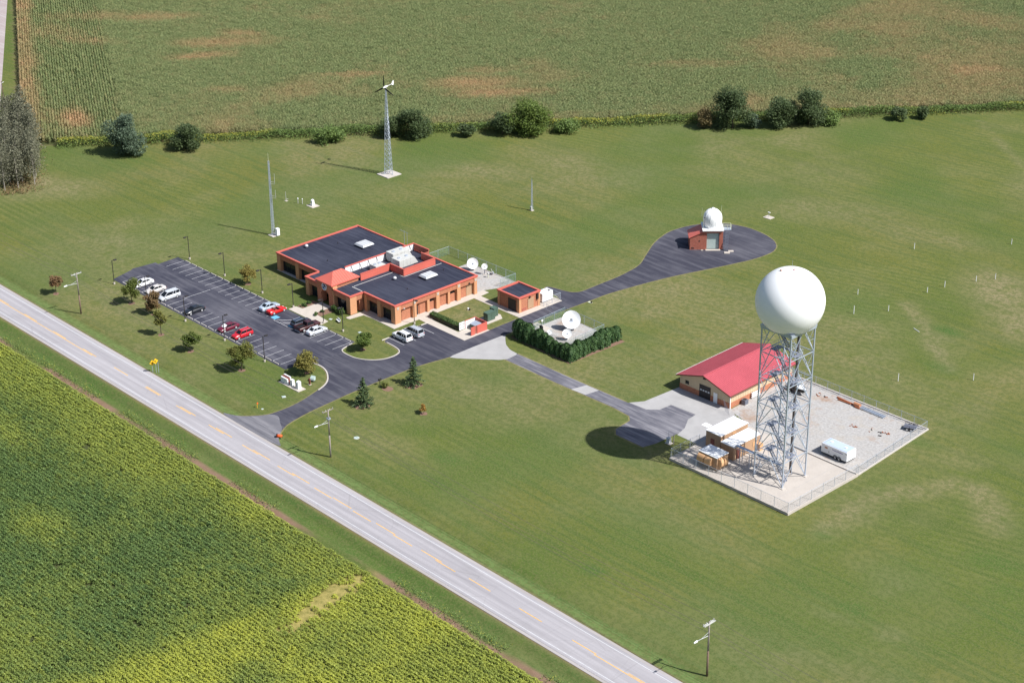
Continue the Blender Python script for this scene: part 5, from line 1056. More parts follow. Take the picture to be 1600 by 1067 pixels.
m2 = thing('wind_mast', 'short lattice weather mast alone on the back lawn', 'mast', (-126.0,59.6,0)); lat(m2, [(.30*math.cos(R(a)),.30*math.sin(R(a))) for a in (-90,30,150)], 7.6, .35, 12, .1, .035, .03, M['galv']); MB().box(-.45,.45,-.4,.4,-.05,.1).build('slab', M['concrete'], m2); MB().box(-.25,.3,-.45,-.15,.4,1.1).build('equipment_box', M['offwhite'], m2); MB().tube((0,0,7.6),(0,0,8.6),.025,.02,5).beam((-.5,0,7.9),(.5,0,7.9),.04).build('wind_vane', M['galv'], m2)
def inst(name, label, loc, parts):
    t = thing(name, label, 'instrument', loc, 0, 'weather instruments on the lawn')
    for nm, mb, mt in parts: mb.build(nm, M[mt], t)
inst('rain_gauge','thin white sensor pole left of the paired posts',(-173.5,20.6,0),[('pole',MB().tube((0,0,0),(0,0,2.4),.05,.04,6),'offwhite'),('slab',MB().box(-.3,.5,-.3,.3,0,.08),'walk'),('arm',MB().beam((0,0,.5),(.5,.3,.5),.1),'offwhite')])
inst('sensor_post','left short white sensor post of the pair behind the mast',(-169.9,21.6,0),[('post',MB().tube((0,0,0),(0,0,1.1),.06,.06,6),'offwhite'),('sensor',MB().lathe([(.12,1.1),(.16,1.3),(.1,1.5),(.02,1.52)],8),'white')])
inst('sensor_post','right short white sensor post of the pair behind the mast',(-168.9,22.2,0),[('post',MB().tube((0,0,0),(0,0,1.2),.08,.08,6),'offwhite'),('cap',MB().lathe([(.14,1.2),(.12,1.35),(.02,1.4)],8),'white')])
inst('ceilometer','white instrument cabinet on a square concrete slab',(-166.0,23.2,0),[('slab',MB().box(-1.3,1.3,-1.1,1.1,-.05,.12),'walk'),('cabinet',MB().hexa([(-.35,-.4,.12),(.35,-.4,.12),(.35,.4,.12),(-.35,.4,.12)],[(-.3,-.35,1.5),(.3,-.35,1.5),(.35,.2,1.7),(-.35,.2,1.7)]),'white')])
inst('ground_sensor','small white sensor on slab right of the dome building',(-82.6,97.1,0),[('slab',MB().box(-1.1,1.1,-.9,.9,-.05,.10),'walk'),('post',MB().tube((0,0,.1),(0,0,1.3),.06,.06,6),'offwhite'),('sensor',MB().box(-.3,.35,-.1,.1,1.25,1.4),'white')])
inst('well_cap','small white cap beside the drive on the lawn',(-77.4,30.5,0),[('slab',MB().box(-.5,.5,-.3,.3,0,.10),'whip'),('cap',MB().tube((.4,0,.1),(.4,0,.4),.2,.18,10),'dark')])
inst('vent_cap','small white stub with dark cap on the inner lawn',(-93.0,9.0,0),[('stub',MB().tube((0,0,0),(0,0,.45),.2,.2,10),'white'),('cap',MB().tube((.35,.1,.1),(.35,.1,.4),.2,.16,10),'dark')])
PV = [(-46.5,105.7,1.3),(-39.7,75.4,1.1),(-34.1,66.6,1.7),(-29.8,73.0,1.2),(-29.8,87.1,1.1),(-28.8,92.2,1.3),(-25.8,99.8,1.2),(-23.6,104.0,1.2),(-32.4,124.0,1.2),(-8.4,47.0,1.5),(1.7,57.9,1.3)]
PL = ['farthest white marker post left of centre on the right lawn','short white marker post just right of the ball radome','tall white marker post right of the ball radome, below the short one','white marker post between the radome and the dry track','white marker post at start of the line running right','second white marker post of the line running right','third white marker post of the line running right','last white marker post of the line, at the dry ground','lone faint white marker post near the right edge','white marker post above the yard fence corner','white marker post with wide base above the black trailer']
for (x, y, h), lb in zip(PV, PL):
    t = thing('marker_post', lb, 'marker post', (x, y, 0), rnd.uniform(0,6), 'white marker posts on the right lawn'); MB().tube((0,0,-.1),(0,0,h),.075,.075,8).build('pipe', M['white'], t); MB().lathe([(.10,h),(.10,h+.12),(.02,h+.14)],8).build('cap', M['offwhite'], t)
t = thing('fallen_pipe', 'white pipe lying on the dry track of right lawn', 'pipe', (-19.9,69.2,.08), R(-20)); MB().tube((-.9,0,0),(.9,0,0),.07,.07,8).build('pipe', M['white'], t); MB().tube((.85,0,0),(1.0,0,0),.1,.1,8).build('cap', M['offwhite'], t)
# ---------------------------------------------------------------- vehicles
P_ = {k: paint('car_'+k, c) for k, c in dict(white=(.78,.78,.78), beige=(.62,.58,.55), silver=(.58,.60,.63), black=(.018,.020,.026), maroon=(.14,.012,.030), red=(.52,.012,.022), scarlet=(.70,.014,.010), lightblue=(.40,.47,.55), navy=(.035,.045,.07), darkred=(.060,.018,.018), grey=(.42,.44,.48)).items()}
def section(hw, zl, zs, zt): return [(-hw*.93,zl),(-hw,zl+.16),(-hw*.99,zs),(-hw*.86,zt),(hw*.86,zt),(hw*.99,zs),(hw,zl+.16),(hw*.93,zl)]
def car(name, label, cat, kind, pm, loc, rz, extra=None):
    t = thing(name, label, cat, loc, rz, 'parked vehicles'); pm = P_[pm]
    S = dict(sedan=(4.75,.90,[(-2.37,.78,.35,.62,.78),(-2.25,.86,.22,.72,.95),(-1.5,.90,.20,.78,.98),(-.6,.91,.20,.78,.95),(.8,.91,.20,.78,.93),(1.5,.89,.20,.74,.88),(2.15,.84,.22,.64,.76),(2.37,.70,.34,.52,.60)],(-1.75,1.15,-.95,.35,.95,1.44)),
             coupe=(4.45,.92,[(-2.22,.80,.35,.60,.78),(-2.1,.90,.20,.70,.90),(-1.4,.93,.18,.76,.90),(0,.90,.18,.72,.80),(1.0,.91,.18,.72,.80),(1.7,.89,.18,.66,.74),(2.22,.66,.30,.46,.52)],(-1.05,.75,-.75,.15,.82,1.15)),
             wagon=(4.6,.90,[(-2.3,.80,.35,.70,.95),(-2.2,.87,.22,.80,1.02),(-1.2,.90,.20,.82,1.02),(.9,.90,.20,.80,.98),(1.5,.89,.20,.76,.93),(2.15,.84,.22,.66,.82),(2.3,.72,.34,.54,.66)],(-2.15,1.2,-1.9,.45,.98,1.55)),
             suv=(4.85,.95,[(-2.42,.86,.42,.80,1.05),(-2.32,.93,.32,.90,1.12),(-1.2,.95,.30,.92,1.12),(1.0,.95,.30,.92,1.10),(1.7,.93,.30,.88,1.06),(2.3,.88,.32,.78,.96),(2.42,.80,.44,.66,.82)],(-2.30,1.15,-2.05,.55,1.08,1.82)),
             van=(5.0,.97,[(-2.5,.88,.40,.85,1.0),(-2.4,.95,.26,.92,1.08),(-1.2,.97,.24,.92,1.08),(1.1,.96,.24,.90,1.06),(1.8,.94,.24,.80,.96),(2.35,.86,.28,.66,.80),(2.5,.72,.40,.56,.66)],(-2.42,1.75,-2.2,.70,1.02,1.78)),
             pickup=(5.6,.98,[(-2.8,.93,.55,.90,1.08),(-2.7,.97,.45,.95,1.10),(-.6,.98,.40,.95,1.10),(1.2,.98,.40,.95,1.12),(1.9,.96,.40,.92,1.10),(2.65,.90,.42,.82,1.02),(2.8,.84,.52,.72,.90)],(-.75,1.35,-.55,.75,1.08,1.85)))[kind]
    L_, hw, secs, (cx0, cx1, rx0, rx1, cz0, cz1) = S; mb = MB(); n_ = 8; V_ = []
    for x, h_, zl, zs, zt in secs: V_ += [(x, y, z) for y, z in section(h_, zl, zs, zt)]
    F_ = [(i*n_+k, i*n_+(k+1)%n_, (i+1)*n_+(k+1)%n_, (i+1)*n_+k) for i in range(len(secs)-1) for k in range(n_)]+[tuple(range(n_-1,-1,-1)), tuple(range((len(secs)-1)*n_, len(secs)*n_))]
    body = mb.add(V_, F_).build('body', pm, t, True, bevel=.02)
    b0, b1, hb, ht = cx0, cx1, hw*.86, hw*.68
    if extra != 'open':
        MB().hexa([(b0,-hb,cz0-.12),(b1,-hb,cz0-.12),(b1,hb,cz0-.12),(b0,hb,cz0-.12)],[(rx0,-ht,cz1-.04),(rx1,-ht,cz1-.04),(rx1,ht,cz1-.04),(rx0,ht,cz1-.04)]).build('glasshouse', M['glass'], t, bevel=.03)
        MB().hexa([(rx0-.02,-ht-.02,cz1-.06),(rx1+.02,-ht-.02,cz1-.06),(rx1+.02,ht+.02,cz1-.06),(rx0-.02,ht+.02,cz1-.06)],[(rx0+.15,-ht+.1,cz1),(rx1-.15,-ht+.1,cz1),(rx1-.15,ht-.1,cz1),(rx0+.15,ht-.1,cz1)]).build('roof', pm, t, bevel=.03)
        for s_ in (-1, 1):
            pl = MB().beam((b1,s_*hb,cz0-.04),(rx1,s_*(ht+.01),cz1-.03),.09,.06).beam((b0,s_*hb,cz0-.04),(rx0,s_*(ht+.01),cz1-.03),.14 if kind in ('sedan','coupe') else .10,.07); m_ = (b0+b1)/2-.1; f_ = (m_-b0)/(b1-b0); mr = rx0+(rx1-rx0)*f_; pl.beam((m_,s_*(hb+.005),cz0-.04),(mr,s_*(ht+.012),cz1-.03),.09,.05)
            if kind in ('van','suv'): q_ = b0+.28*(b1-b0); pl.beam((q_,s_*(hb+.005),cz0-.04),(rx0+(rx1-rx0)*.26,s_*(ht+.012),cz1-.03),.10,.05)
            pl.build('pillar', pm, t)
    else:
        MB().hexa([(-.95,-.68,.80),(.55,-.68,.78),(.55,.68,.78),(-.95,.68,.80)],[(-.95,-.68,.86),(.55,-.68,.835),(.55,.68,.835),(-.95,.68,.86)]).build('cockpit', M['black'], t)
        for s_ in (-1, 1): MB().box(-.75,-.25,s_*.38-.26,s_*.38+.26,.8,.98).box(-.85,-.65,s_*.38-.24,s_*.38+.24,.85,1.18).build('seat', M['brownpanel'], t)
        MB().hexa([(.55,-.72,.78),(.62,-.72,.78),(.62,.72,.78),(.55,.72,.78)],[(.12,-.62,1.14),(.17,-.62,1.14),(.17,.62,1.14),(.12,.62,1.14)]).build('windscreen', M['glass'], t)
    wr = .40 if kind in ('suv','pickup') else .33; wx = L_*.30
    for x in (-wx*.98, wx*1.02):
        for s_ in (-1, 1):
            y = s_*(hw-.10); wh = MB().tube((x,y-.11,wr),(x,y+.11,wr),wr,wr,18).build('wheel', M['tyre'], t); ye = y+s_*.112
            MB().tube((x,ye,wr),(x,ye+s_*.02,wr),wr*.66,wr*.6,14).build('rim', M['rim'], wh)
    xs, xe = secs[-1][0], secs[0][0]; zl = secs[-2][4]-.16
    for s_ in (-1, 1):
        MB().box(xs-.20,xs-.02,s_*hw*.62-.17,s_*hw*.62+.17,zl-.14,zl+.02).build('headlight', M['lamp'], t, bevel=.02); MB().box(xe-.02,xe+.14,s_*hw*.72-.13,s_*hw*.72+.13,secs[0][3]-.05,secs[0][3]+.16).build('tail_light', M['tail'], t, bevel=.02)
        MB().box(b1-.25,b1-.08,s_*(hw+.08)-.10,s_*(hw+.08)+.10,cz0-.02,cz0+.12).build('mirror', pm, t)
    MB().box(xs-.06,xs+.03,-hw*.5,hw*.5,.38,.50).build('grille', M['black'], t); MB().box(xe-.05,xe+.05,-hw*.8,hw*.8,.36,.50).build('bumper', M['galv'] if kind == 'pickup' else pm, t)
    if kind == 'pickup':
        bd = MB().box(-2.62,-.85,-.82,.82,1.085,1.125).build('bed', M['black'], t)
        for s_ in (-1, 1): MB().box(-2.7,-.8,s_*.90-.05,s_*.90+.05,1.08,1.36).build('bed_side', pm, t)
        MB().box(-2.76,-2.66,-.88,.88,1.05,1.34).build('tailgate', pm, t)
    if kind in ('van','suv','wagon'): MB().beam((rx0+.3,-ht+.08,cz1+.05),(rx1-.3,-ht+.08,cz1+.05),.04).beam((rx0+.3,ht-.08,cz1+.05),(rx1-.3,ht-.08,cz1+.05),.04).build('roof_rail', M['galv'], t)
    if extra == 'shade': MB().hexa([(1.19,-.62,.99),(1.25,-.62,.98),(1.25,.62,.98),(1.19,.62,.99)],[(.52,-.50,1.40),(.58,-.50,1.40),(.58,.50,1.40),(.52,.50,1.40)]).build('sunshade', M['white'], t)
    return t
N_, S_, W_ = R(90), R(-90), R(180); z_ = .027
car('car','white sedan half hidden behind the lawn tree','car','sedan','white',(-153.4,-33.9,z_),S_)
car('car','beige sedan between the white sedan and silver minivan','car','sedan','beige',(-148.4,-34.0,z_),S_)
car('car','silver minivan nose to the kerb behind brownish tree','minivan','van','silver',(-143.3,-33.8,z_),S_)
car('car','black sedan parked alone in the roadside row','car','sedan','black',(-133.2,-34.1,z_),S_)
car('car','maroon sedan with a white windscreen sunshade','car','sedan','maroon',(-120.8,-34.0,z_),S_,'shade')
car('car','bright red wagon next to the maroon sedan','car','wagon','red',(-115.9,-33.9,z_),S_)
car('car','light blue sedan beside the red convertible','car','sedan','lightblue',(-123.4,-21.4,z_),N_)
car('car','scarlet open two-seater near the entrance walk','convertible','coupe','scarlet',(-120.9,-21.3,z_),N_,'open')
car('car','dark navy wagon next to the accessible bay','car','wagon','navy',(-112.0,-21.5,z_),N_)
car('pickup_truck','dark brown-black pickup between navy wagon and silver sedan','pickup','pickup','darkred',(-109.4,-21.7,z_),N_)
car('car','silver sedan at the end of office-side cars','car','sedan','silver',(-106.5,-21.6,z_),N_)
car('car','white sport utility vehicle in the side lot','suv','suv','white',(-91.6,-10.7,z_+.006),W_)
car('car','grey wagon-like minivan beside the white vehicle, side lot','minivan','van','grey',(-91.7,-7.5,z_+.006),W_)
# covered white and dark trailer boat behind the tower
bt = thing('covered_boat', 'small white-bowed boat under a dark cover in the yard', 'boat', (-19.2,29.0,.05), R(-12))
hullp = [(-2.3,.95,.45,1.25),(-1.0,1.0,.40,1.3),(.5,.95,.40,1.3),(1.5,.70,.5,1.35),(2.3,.30,.8,1.4),(2.6,.05,1.1,1.42)]; V_ = []
for x, h_, zb, zt in hullp: V_ += [(x,-h_*.35,zb),(x,-h_,zt-.35),(x,-h_,zt),(x,h_,zt),(x,h_,zt-.35),(x,h_*.35,zb)]
MB().add(V_, [(i*6+k,i*6+(k+1)%6,(i+1)*6+(k+1)%6,(i+1)*6+k) for i in range(5) for k in range(6)]+[(5,4,3,2,1,0),tuple(range(30,36))]).build('hull', M['black'], bt, True)
MB().hexa([(.4,-.93,1.3),(2.4,-.26,1.41),(2.4,.26,1.41),(.4,.93,1.3)],[(.5,-.6,1.62),(2.2,-.12,1.48),(2.2,.12,1.48),(.5,.6,1.62)]).build('bow_deck', M['white'], bt)
MB().hexa([(-2.3,-.93,1.26),(.4,-.93,1.31),(.4,.93,1.31),(-2.3,.93,1.26)],[(-2.2,-.4,1.6),(.4,-.5,1.75),(.4,.5,1.75),(-2.2,.4,1.6)]).build('cover', M['galvdark'], bt)
for s_ in (-1, 1): MB().tube((-.6,s_*.95,.3),(-.6,s_*1.13,.3),.3,.3,14).build('wheel', M['tyre'], bt)
MB().beam((-2.0,0,.35),(3.2,0,.4),.1).build('trailer_frame', M['galv'], bt)
# box trailer
tr = thing('box_trailer', 'white enclosed tandem axle trailer on the gravel yard', 'trailer', (2.35,13.9,.05))
MB().hexa([(-2.85,-1.35,.42),(2.9,-1.35,.42),(2.9,1.35,.42),(-2.85,1.35,.42)],[(-2.85,-1.35,2.25),(2.9,-1.35,2.25),(2.9,1.35,2.25),(-2.85,1.35,2.25)]).build('body', M['white'], tr, bevel=.05)
MB().hexa([(-2.75,-1.27,2.25),(2.8,-1.27,2.25),(2.8,1.27,2.25),(-2.75,1.27,2.25)],[(-2.3,-1.05,2.36),(2.75,-1.15,2.36),(2.75,1.15,2.36),(-2.3,1.05,2.36)]).build('roof', mat('trailer_roof', (.45,.53,.68), .35, .04, 1, .5), tr)
MB().hexa([(-3.15,-1.0,.45),(-2.84,-1.34,.45),(-2.84,1.34,.45),(-3.15,1.0,.45)],[(-3.0,-.9,2.1),(-2.84,-1.3,2.2),(-2.84,1.3,2.2),(-3.0,.9,2.1)]).build('nose', M['white'], tr)
for x in (.35, 1.2):
    for s_ in (-1, 1):
        wh = MB().tube((x,s_*1.18,.34),(x,s_*1.40,.34),.34,.34,16).build('wheel', M['tyre'], tr); MB().tube((x,s_*1.40,.34),(x,s_*1.42,.34),.2,.2,12).build('rim', M['rim'], wh)
ar = MB()
for x in (.35, 1.2):
    for k in range(8): a, b = R(180*k/8), R(180*(k+1)/8); ar.hexa([(x+.40*math.cos(b),-1.39,.40+.40*math.sin(b)),(x+.40*math.cos(a),-1.39,.40+.40*math.sin(a)),(x+.40*math.cos(a),-1.355,.40+.40*math.sin(a)),(x+.40*math.cos(b),-1.355,.40+.40*math.sin(b))],[(x+.5*math.cos(b),-1.39,.40+.5*math.sin(b)),(x+.5*math.cos(a),-1.39,.40+.5*math.sin(a)),(x+.5*math.cos(a),-1.355,.40+.5*math.sin(a)),(x+.5*math.cos(b),-1.355,.40+.5*math.sin(b))])
ar.build('wheel_arch', M['black'], tr); MB().box(-2.8,2.85,-1.3,1.3,.30,.415).build('chassis', M['black'], tr)
for x in (-1.6, 1.6): MB().box(x-.22,x+.22,-.22,.22,2.36,2.46).build('roof_vent', M['white'], tr)
MB().box(2.9,2.93,-1.2,-.02,.5,2.15).build('rear_door', M['white'], tr); MB().box(2.9,2.93,.02,1.2,.5,2.15).build('rear_door', M['white'], tr)
MB().box(-2.1,-1.45,-1.365,-1.352,1.45,1.75).build('badge', M['orangestripe'], tr); MB().box(-1.25,-1.0,-1.365,-1.352,.75,1.15).build('hatch', M['offwhite'], tr); MB().box(2.55,2.85,-1.37,-1.352,1.85,1.95).build('marker', M['dark'], tr)
lt = MB(); rs = random.Random(4); x = -.35    # weathered, unreadable lettering
for k in range(10):
    w_ = rs.uniform(.13,.22); h_ = .34 if k in (0, 5) else .20; zb = 1.62
    lt.box(x,x+.05,-1.366,-1.352,zb,zb+h_).box(x+w_-.05,x+w_,-1.366,-1.352,zb,zb+h_*rs.choice((.6,1.0)))
    lt.box(x+.05,x+w_-.05,-1.366,-1.352,zb+rs.choice((0,.08,.15)),zb+rs.choice((.045,.12,.20))+.01); x += w_+.06
lt.build('lettering', M['purple'], tr)
MB().beam((-3.1,.5,.42),(-4.2,0,.45),.1).beam((-3.1,-.5,.42),(-4.2,0,.45),.1).tube((-4.0,0,.05),(-4.0,0,.7),.05,.05,6).build('tow_hitch', M['galvdark'], tr)
# black flat utility trailer, steel stock, rusty pile
fb = thing('utility_trailer', 'black flat utility trailer in the far yard corner', 'trailer', (5.3,31.9,.05), R(22))
MB().box(-1.2,1.2,-.75,.75,.55,.63).build('deck', M['galvdark'], fb)
for s_ in (-1, 1): MB().beam((-1.2,s_*.78,.95),(1.2,s_*.78,.95),.06).beam((-1.2,s_*.78,.6),(-1.2,s_*.78,.95),.06).beam((1.2,s_*.78,.6),(1.2,s_*.78,.95),.06).beam((0,s_*.78,.6),(0,s_*.78,.95),.06).build('side_rail', M['black'], fb)
for x in (-.4, .4):
    for s_ in (-1, 1):
        wh = MB().tube((x,s_*.85,.33),(x,s_*1.05,.33),.33,.33,16).build('wheel', M['tyre'], fb); MB().tube((x,s_*1.05,.33),(x,s_*1.07,.33),.2,.2,12).build('rim', M['rim'], wh)
MB().beam((1.2,0,.55),(2.4,0,.5),.1).build('tongue', M['black'], fb)
st = thing('steel_stock', 'long grey steel sections stacked along the yard fence', 'steel sections', (-3.6,32.2,.05), R(-1))
for k in range(4): MB().beam((-2.9,-.4+k*.26,.2+.05*(k%2)),(2.9,-.4+k*.26,.2+.05*(k%2)),.14).build('steel_bar', M['galv'], st)
for x in (-2, 0, 2): MB().box(x-.1,x+.1,-.6,.6,0,.13).build('skid', M['wood'], st)
rp = thing('rusty_pile', 'rusty orange barrel and beams beside the yard fence', 'scrap', (-7.6,32.2,.05))
MB().tube((-.3,0,.4),(1.1,0,.4),.4,.4,14).build('barrel', M['orangestripe'], rp); MB().beam((-4.6,.3,.15),(-.5,.1,.15),.25).beam((-4.0,-.3,.12),(-1.0,-.2,.2),.2).build('beam', M['rust'], rp); MB().box(.2,1.3,-.6,-.35,0,.3).build('block', M['rust'], rp)
rs = random.Random(33)
for k, (x, y, w_, lb) in enumerate([(-14.5,31.0,1.2,'low brown debris heap near the boat end of yard'),(-2.5,25.5,.9,'scatter of small dark scrap in mid yard'),(1.5,26.2,1.3,'brown rusty debris patch in mid yard'),(3.2,27.5,.8,'small brown debris left of the utility trailer')]):
    t = thing('debris', lb, 'debris', (x, y, .05), 0, 'debris on the gravel')
    for j in range(7): q = (rs.uniform(-w_,w_), rs.uniform(-w_*.6,w_*.6)); MB().beam((q[0],q[1],.05),(q[0]+rs.uniform(-.7,.7),q[1]+rs.uniform(-.4,.4),.06+rs.uniform(0,.08)),rs.uniform(.05,.16)).build('scrap', M['rust' if rs.random() < .6 else 'dark'], t)
# ---------------------------------------------------------------- lamp posts
lp0 = thing('lamp_post', '', 'lamp post')
MB().lathe([(.22,-.1),(.22,.42),(.19,.46)], 12).build('concrete_base', M['walk'], lp0); MB().beam((0,0,.42),(0,0,5.7),.12).build('pole', M['bronze'], lp0); MB().beam((0,0,5.6),(0,.6,5.6),.07).build('arm', M['bronze'], lp0)
hd = MB().box(-.22,.22,.45,1.15,5.52,5.72).build('lamp_head', M['bronze'], lp0, bevel=.02); MB().box(-.17,.17,.5,1.1,5.505,5.52).build('lens', M['lamp'], hd)
used = []
for x, y, s_, lb in [(-158.5,-38.2,0,'dark lamp post at the far roadside corner of the lot'),(-145.6,-38.0,0,'dark lamp post behind the brownish tree and beige sedan'),(-130.7,-38.1,0,'dark lamp post in front of the black sedan'),(-116.9,-37.7,0,'dark lamp post in front of maroon and red cars'),(-102.9,-37.7,0,'dark lamp post at near end of the roadside row'),
    (-158.7,-18.0,1,'dark lamp post at the far office-side corner of lot'),(-145.1,-17.8,1,'second dark lamp post on the office side of lot'),(-131.3,-17.5,1,'dark lamp post right of the thin olive tree'),(-120.4,-17.2,1,'dark lamp post at the entrance walk by the red convertible'),(-109.3,-17.6,1,'dark lamp post behind the dark pickup'),(-103.2,-17.2,1,'dark lamp post on the lawn behind the silver sedan'),(-95.6,-4.0,2,'dark lamp post at the office corner by the side lot')]:
    put(lp0, used, (x, y, 0), (0, R(180), R(-90))[s_], lb, 'parking lot lamp posts')
# ---------------------------------------------------------------- utility poles and wires
UP = [(-240.0,-51.4,9.6),(-149.7,-52.0,9.6),(-62.0,-52.8,9.8),(30.4,-54.1,9.6),(122.0,-54.8,9.6)]
UL = ['utility pole left of the picture along the road','brown utility pole with street light near the far lot','grey utility pole with street light by the driveway mouth','brown utility pole with double crossarm at bottom right','utility pole right of the picture along the road']
for k, ((x, y, h), lb) in enumerate(zip(UP, UL)):
    t = thing('utility_pole', lb, 'utility pole', (x, y, -.2), 0, 'roadside utility poles'); wd = M['wood'] if k == 2 else M['woodbrown']
    MB().tube((0,0,0),(0,0,h*.48),.17,.15,10).build('pole', wd, t, True); MB().tube((0,0,h*.48),(0,0,h+.2),.15,.11,10).build('pole_top', M['wood'], t, True)
    for dx in ((-.14,.14) if k == 3 else (-.13,)): MB().box(dx-.06,dx+.06,-1.25,1.25,h-.25,h-.10).build('crossarm', M['offwhite'] if k != 2 else M['wood'], t)
    for yy in (-1.15,-.45,.45,1.15): MB().lathe([(.05,h-.1),(.08,h),(.05,h+.12),(.01,h+.14)],8,(-.13,yy,0)).build('insulator', M['offwhite'], t)
    if k in (1, 2, 3):
        MB().tube((0,-.1,7.3),(0,-2.6,7.55),.045,.04,6).tube((0,-.1,7.9),(0,-1.6,7.48),.025,.025,5).build('lamp_arm', M['alu'], t); MB().hexa([(-.13,-2.55,7.45),(.13,-2.55,7.45),(.10,-3.3,7.47),(-.10,-3.3,7.47)],[(-.10,-2.55,7.66),(.10,-2.55,7.66),(.06,-3.25,7.60),(-.06,-3.25,7.60)]).build('lamp_head', M['white'], t)
    if k == 2: MB().box(-.35,.35,-.25,.25,8.0,8.25).tube((.3,.0,8.0),(.3,0,8.5),.1,.1,8).build('cutout', M['galv'], t)
    if k == 1: MB().beam((0,0,8.6),(0,-.5,9.35),.06).build('crossarm_brace', M['galv'], t)
for i in range(4):
    a, b = UP[i], UP[i+1]
    t = thing('power_line', ['power line wires left of the brown pole by the lot','power line wires between lot pole and driveway pole','power line wires between driveway pole and bottom right pole','power line wires running off to the lower right'][i], 'wires', (a[0], a[1], 0), 0, 'roadside power lines')
    for yy, zz in ((-1.15,0),(1.15,0),(.0,-1.9)):
        mb = MB(); n_ = 14
        for j in range(n_):
            f0, f1 = j/n_, (j+1)/n_; q = lambda f: ((b[0]-a[0])*f, (b[1]-a[1])*f+yy, a[2]+(b[2]-a[2])*f+zz-.15-4*1.3*f*(1-f)); mb.tube(q(f0), q(f1), .028, .028, 4, False)
        mb.build('wire', M['cable'], t)
t = thing('utility_pole', 'distant utility pole beside the farm road top left', 'utility pole', (-283.0,4.4,0), R(30), 'roadside utility poles'); MB().tube((0,0,0),(0,0,10.2),.16,.11,8).build('pole', M['woodbrown'], t); MB().box(-.06,.06,-1.1,1.1,9.6,9.75).build('crossarm', M['offwhite'], t)
# ---------------------------------------------------------------- signs and small things
ys = thing('warning_sign', 'yellow diamond curve warning signs on steel posts by the road', 'sign', (-114.0,-56.3,0))
for x, y, z, dx in ((.05,0,2.55,0),( -.55,-.45,2.15,0)):
    s_ = .62; pl_ = MB().add([(x,y,z-s_),(x,y+s_,z),(x,y,z+s_),(x,y-s_,z),(x-.02,y,z-s_),(x-.02,y+s_,z),(x-.02,y,z+s_),(x-.02,y-s_,z)],[(0,1,2,3),(7,6,5,4),(0,4,5,1),(1,5,6,2),(2,6,7,3),(3,7,4,0)]).build('sign_plate', M['signyellow'], ys)
    MB().box(x+.002,x+.012,y-.04,y+.08,z-.32,z+.02).box(x+.002,x+.012,y-.24,y+.08,z+.021,z+.12).add([(x+.013,y-.22,z-.08),(x+.013,y-.42,z+.07),(x+.013,y-.22,z+.22)],[(0,1,2)]).build('arrow', M['black'], pl_)
    MB().beam((x-.06,y,-.1),(x-.06,y,z+.2),.06).build('post', M['galv'], ys)
MB().beam((.3,.35,-.1),(.3,.35,2.3),.07).build('post', M['galv'], ys)
mo = thing('monument_sign', 'white and brown layered monument sign on concrete base', 'sign', (-91.9,-40.2,0)); MB().box(-1.6,4.8,-1.0,.9,-.05,.10).build('base', M['walk'], mo)
for y0, y1, h, m_, nm in ((-.62,-.32,1.25,'white','front_panel'),(-.31,.12,1.35,'brownpanel','middle_panel'),(.13,.42,1.5,'white','back_panel')):
    MB().hexa([(-1.3,y0,.1),(.9,y0,.1),(.9,y1,.1),(-1.3,y1,.1)],[(-1.3,y0,h),(.75,y0,h),(.75,y1,h),(-1.3,y1,h)]).build(nm, M[m_], mo, bevel=.03)
nb = thing('stone_marker', 'small white stone frame with grey niche beside monument sign', 'stone', (-90.1,-40.3,.10)); MB().box(-.35,-.17,-.3,.3,0,1.1).box(.17,.35,-.3,.3,0,1.1).box(-.35,.35,-.3,.3,1.1,1.3).box(-.17,.17,.1,.28,0,1.1).build('frame', M['white'], nb); MB().box(-.16,.16,.0,.1,.2,1.0).build('niche_plate', M['galv'], nb)
n2 = thing('stone_marker', 'taller solid white stone block at end of sign base', 'stone', (-88.3,-40.2,.10)); MB().hexa([(-.45,-.4,0),(.45,-.4,0),(.45,.4,0),(-.45,.4,0)],[(-.38,-.3,1.45),(.35,-.3,1.45),(.45,.4,1.55),(-.4,.4,1.55)]).build('block', M['white'], n2, bevel=.04); MB().box(-.36,.3,-.42,-.39,.25,1.2).build('face_plate', M['alu'], n2)
bp = thing('plaque_post', 'brown plaque post on small footing beside the corner kerb', 'plaque', (-88.2,-37.5,0)); MB().box(-.3,.3,-.25,.25,0,.1).build('footing', M['walk'], bp); MB().box(-.22,.22,-.08,.08,.1,1.35).build('post', M['brownpanel'], bp)
dk_ = thing('drop_box', 'grey green slanted drop box near the brown plaque post', 'drop box', (-88.9,-36.2,0), R(20)); MB().hexa([(-.5,-.35,.35),(.5,-.35,.35),(.5,.35,.35),(-.5,.35,.35)],[(-.5,-.25,.75),(.5,-.25,.75),(.5,.35,1.15),(-.5,.35,1.15)]).build('box', M['doorgreen'], dk_, bevel=.05); MB().box(-.3,.3,-.2,.2,0,.35).build('stand', M['dark'], dk_)
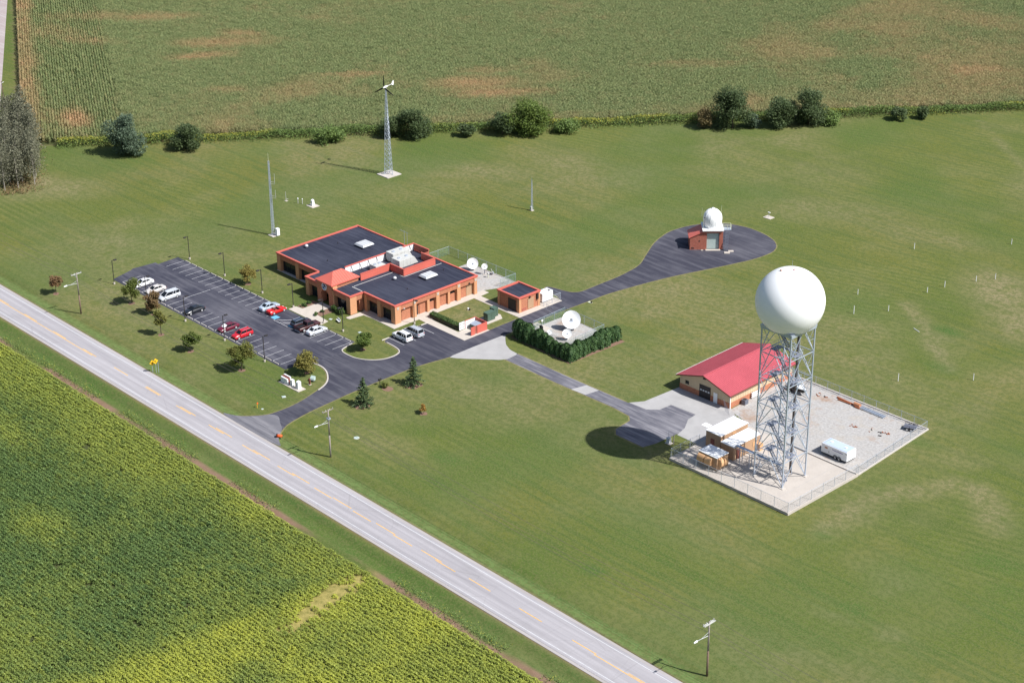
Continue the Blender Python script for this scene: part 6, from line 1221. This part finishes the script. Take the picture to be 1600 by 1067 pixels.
mbx = thing('mailbox', 'black mailbox on a post beside the driveway shrub', 'mailbox', (-78.4,-27.6,0), R(90)); MB().beam((0,0,0),(0,0,1.05),.10).build('post', M['bronze'], mbx); MB().box(-.35,.35,-.14,.14,1.05,1.3).tube((-.35,0,1.3),(.35,0,1.3),.14,.14,12).build('box', M['black'], mbx)
cb_ = thing('traffic_barrel', 'orange traffic barrel tipped over at the driveway mouth', 'barrel', (-74.6,-55.0,.30), R(35)); MB().tube((-.5,0,.0),(.5,0,.05),.30,.25,16).build('barrel', M['orange'], cb_, True); MB().tube((-.2,0,.02),(.05,0,.03),.295,.28,16).build('band', M['orange'], cb_); MB().tube((-.58,0,0),(-.5,0,0),.42,.42,16).build('base', M['black'], cb_)
om = thing('marker_flag', 'thin orange utility marker by the driveway edge', 'marker', (-87.3,-50.9,0)); MB().tube((0,0,0),(0,0,1.1),.05,.05,6).build('stake', M['signyellow'], om); MB().box(-.05,.05,-.03,.25,.8,1.1).build('flag', M['orange'], om)
for i, (x, y, r_, lb) in enumerate([(-64.4,-44.8,.55,'pale round manhole lid on the lawn right of the pole'),(-87.5,-44.4,.55,'pale rectangular lid on lawn below the stone sign'),(-100.3,-15.0,.5,'pale lid on the lawn left of the side lot'),(-109.9,-15.3,.45,'small white lid on lawn beside the entrance walk'),(-86.2,-50.5,.25,'small white cap next to the orange marker')]):
    t = thing('manhole', lb, 'lid', (x, y, .005), R(20*i), 'utility lids on the lawn'); MB().lathe([(r_,-.03),(r_,.05),(r_*.9,.07)], 18 if i in (0, 4) else 4).build('frame', M['offwhite'], t); MB().lathe([(r_*.8,.06),(r_*.8,.08),(r_*.7,.085)], 18 if i in (0, 4) else 4).build('cover', M['doorgreen'], t)
bn = thing('garden_bench', 'white bench on the lawn behind the dark pickup', 'bench', (-107.6,-15.0,0), R(-15)); MB().box(-.7,.7,-.2,.2,.38,.45).build('seat', M['white'], bn); MB().box(-.7,.7,.2,.25,.45,.85).build('backrest', M['white'], bn)
for x in (-.6,.6): MB().box(x-.05,x+.05,-.18,.22,0,.38).build('leg', M['dark'], bn)
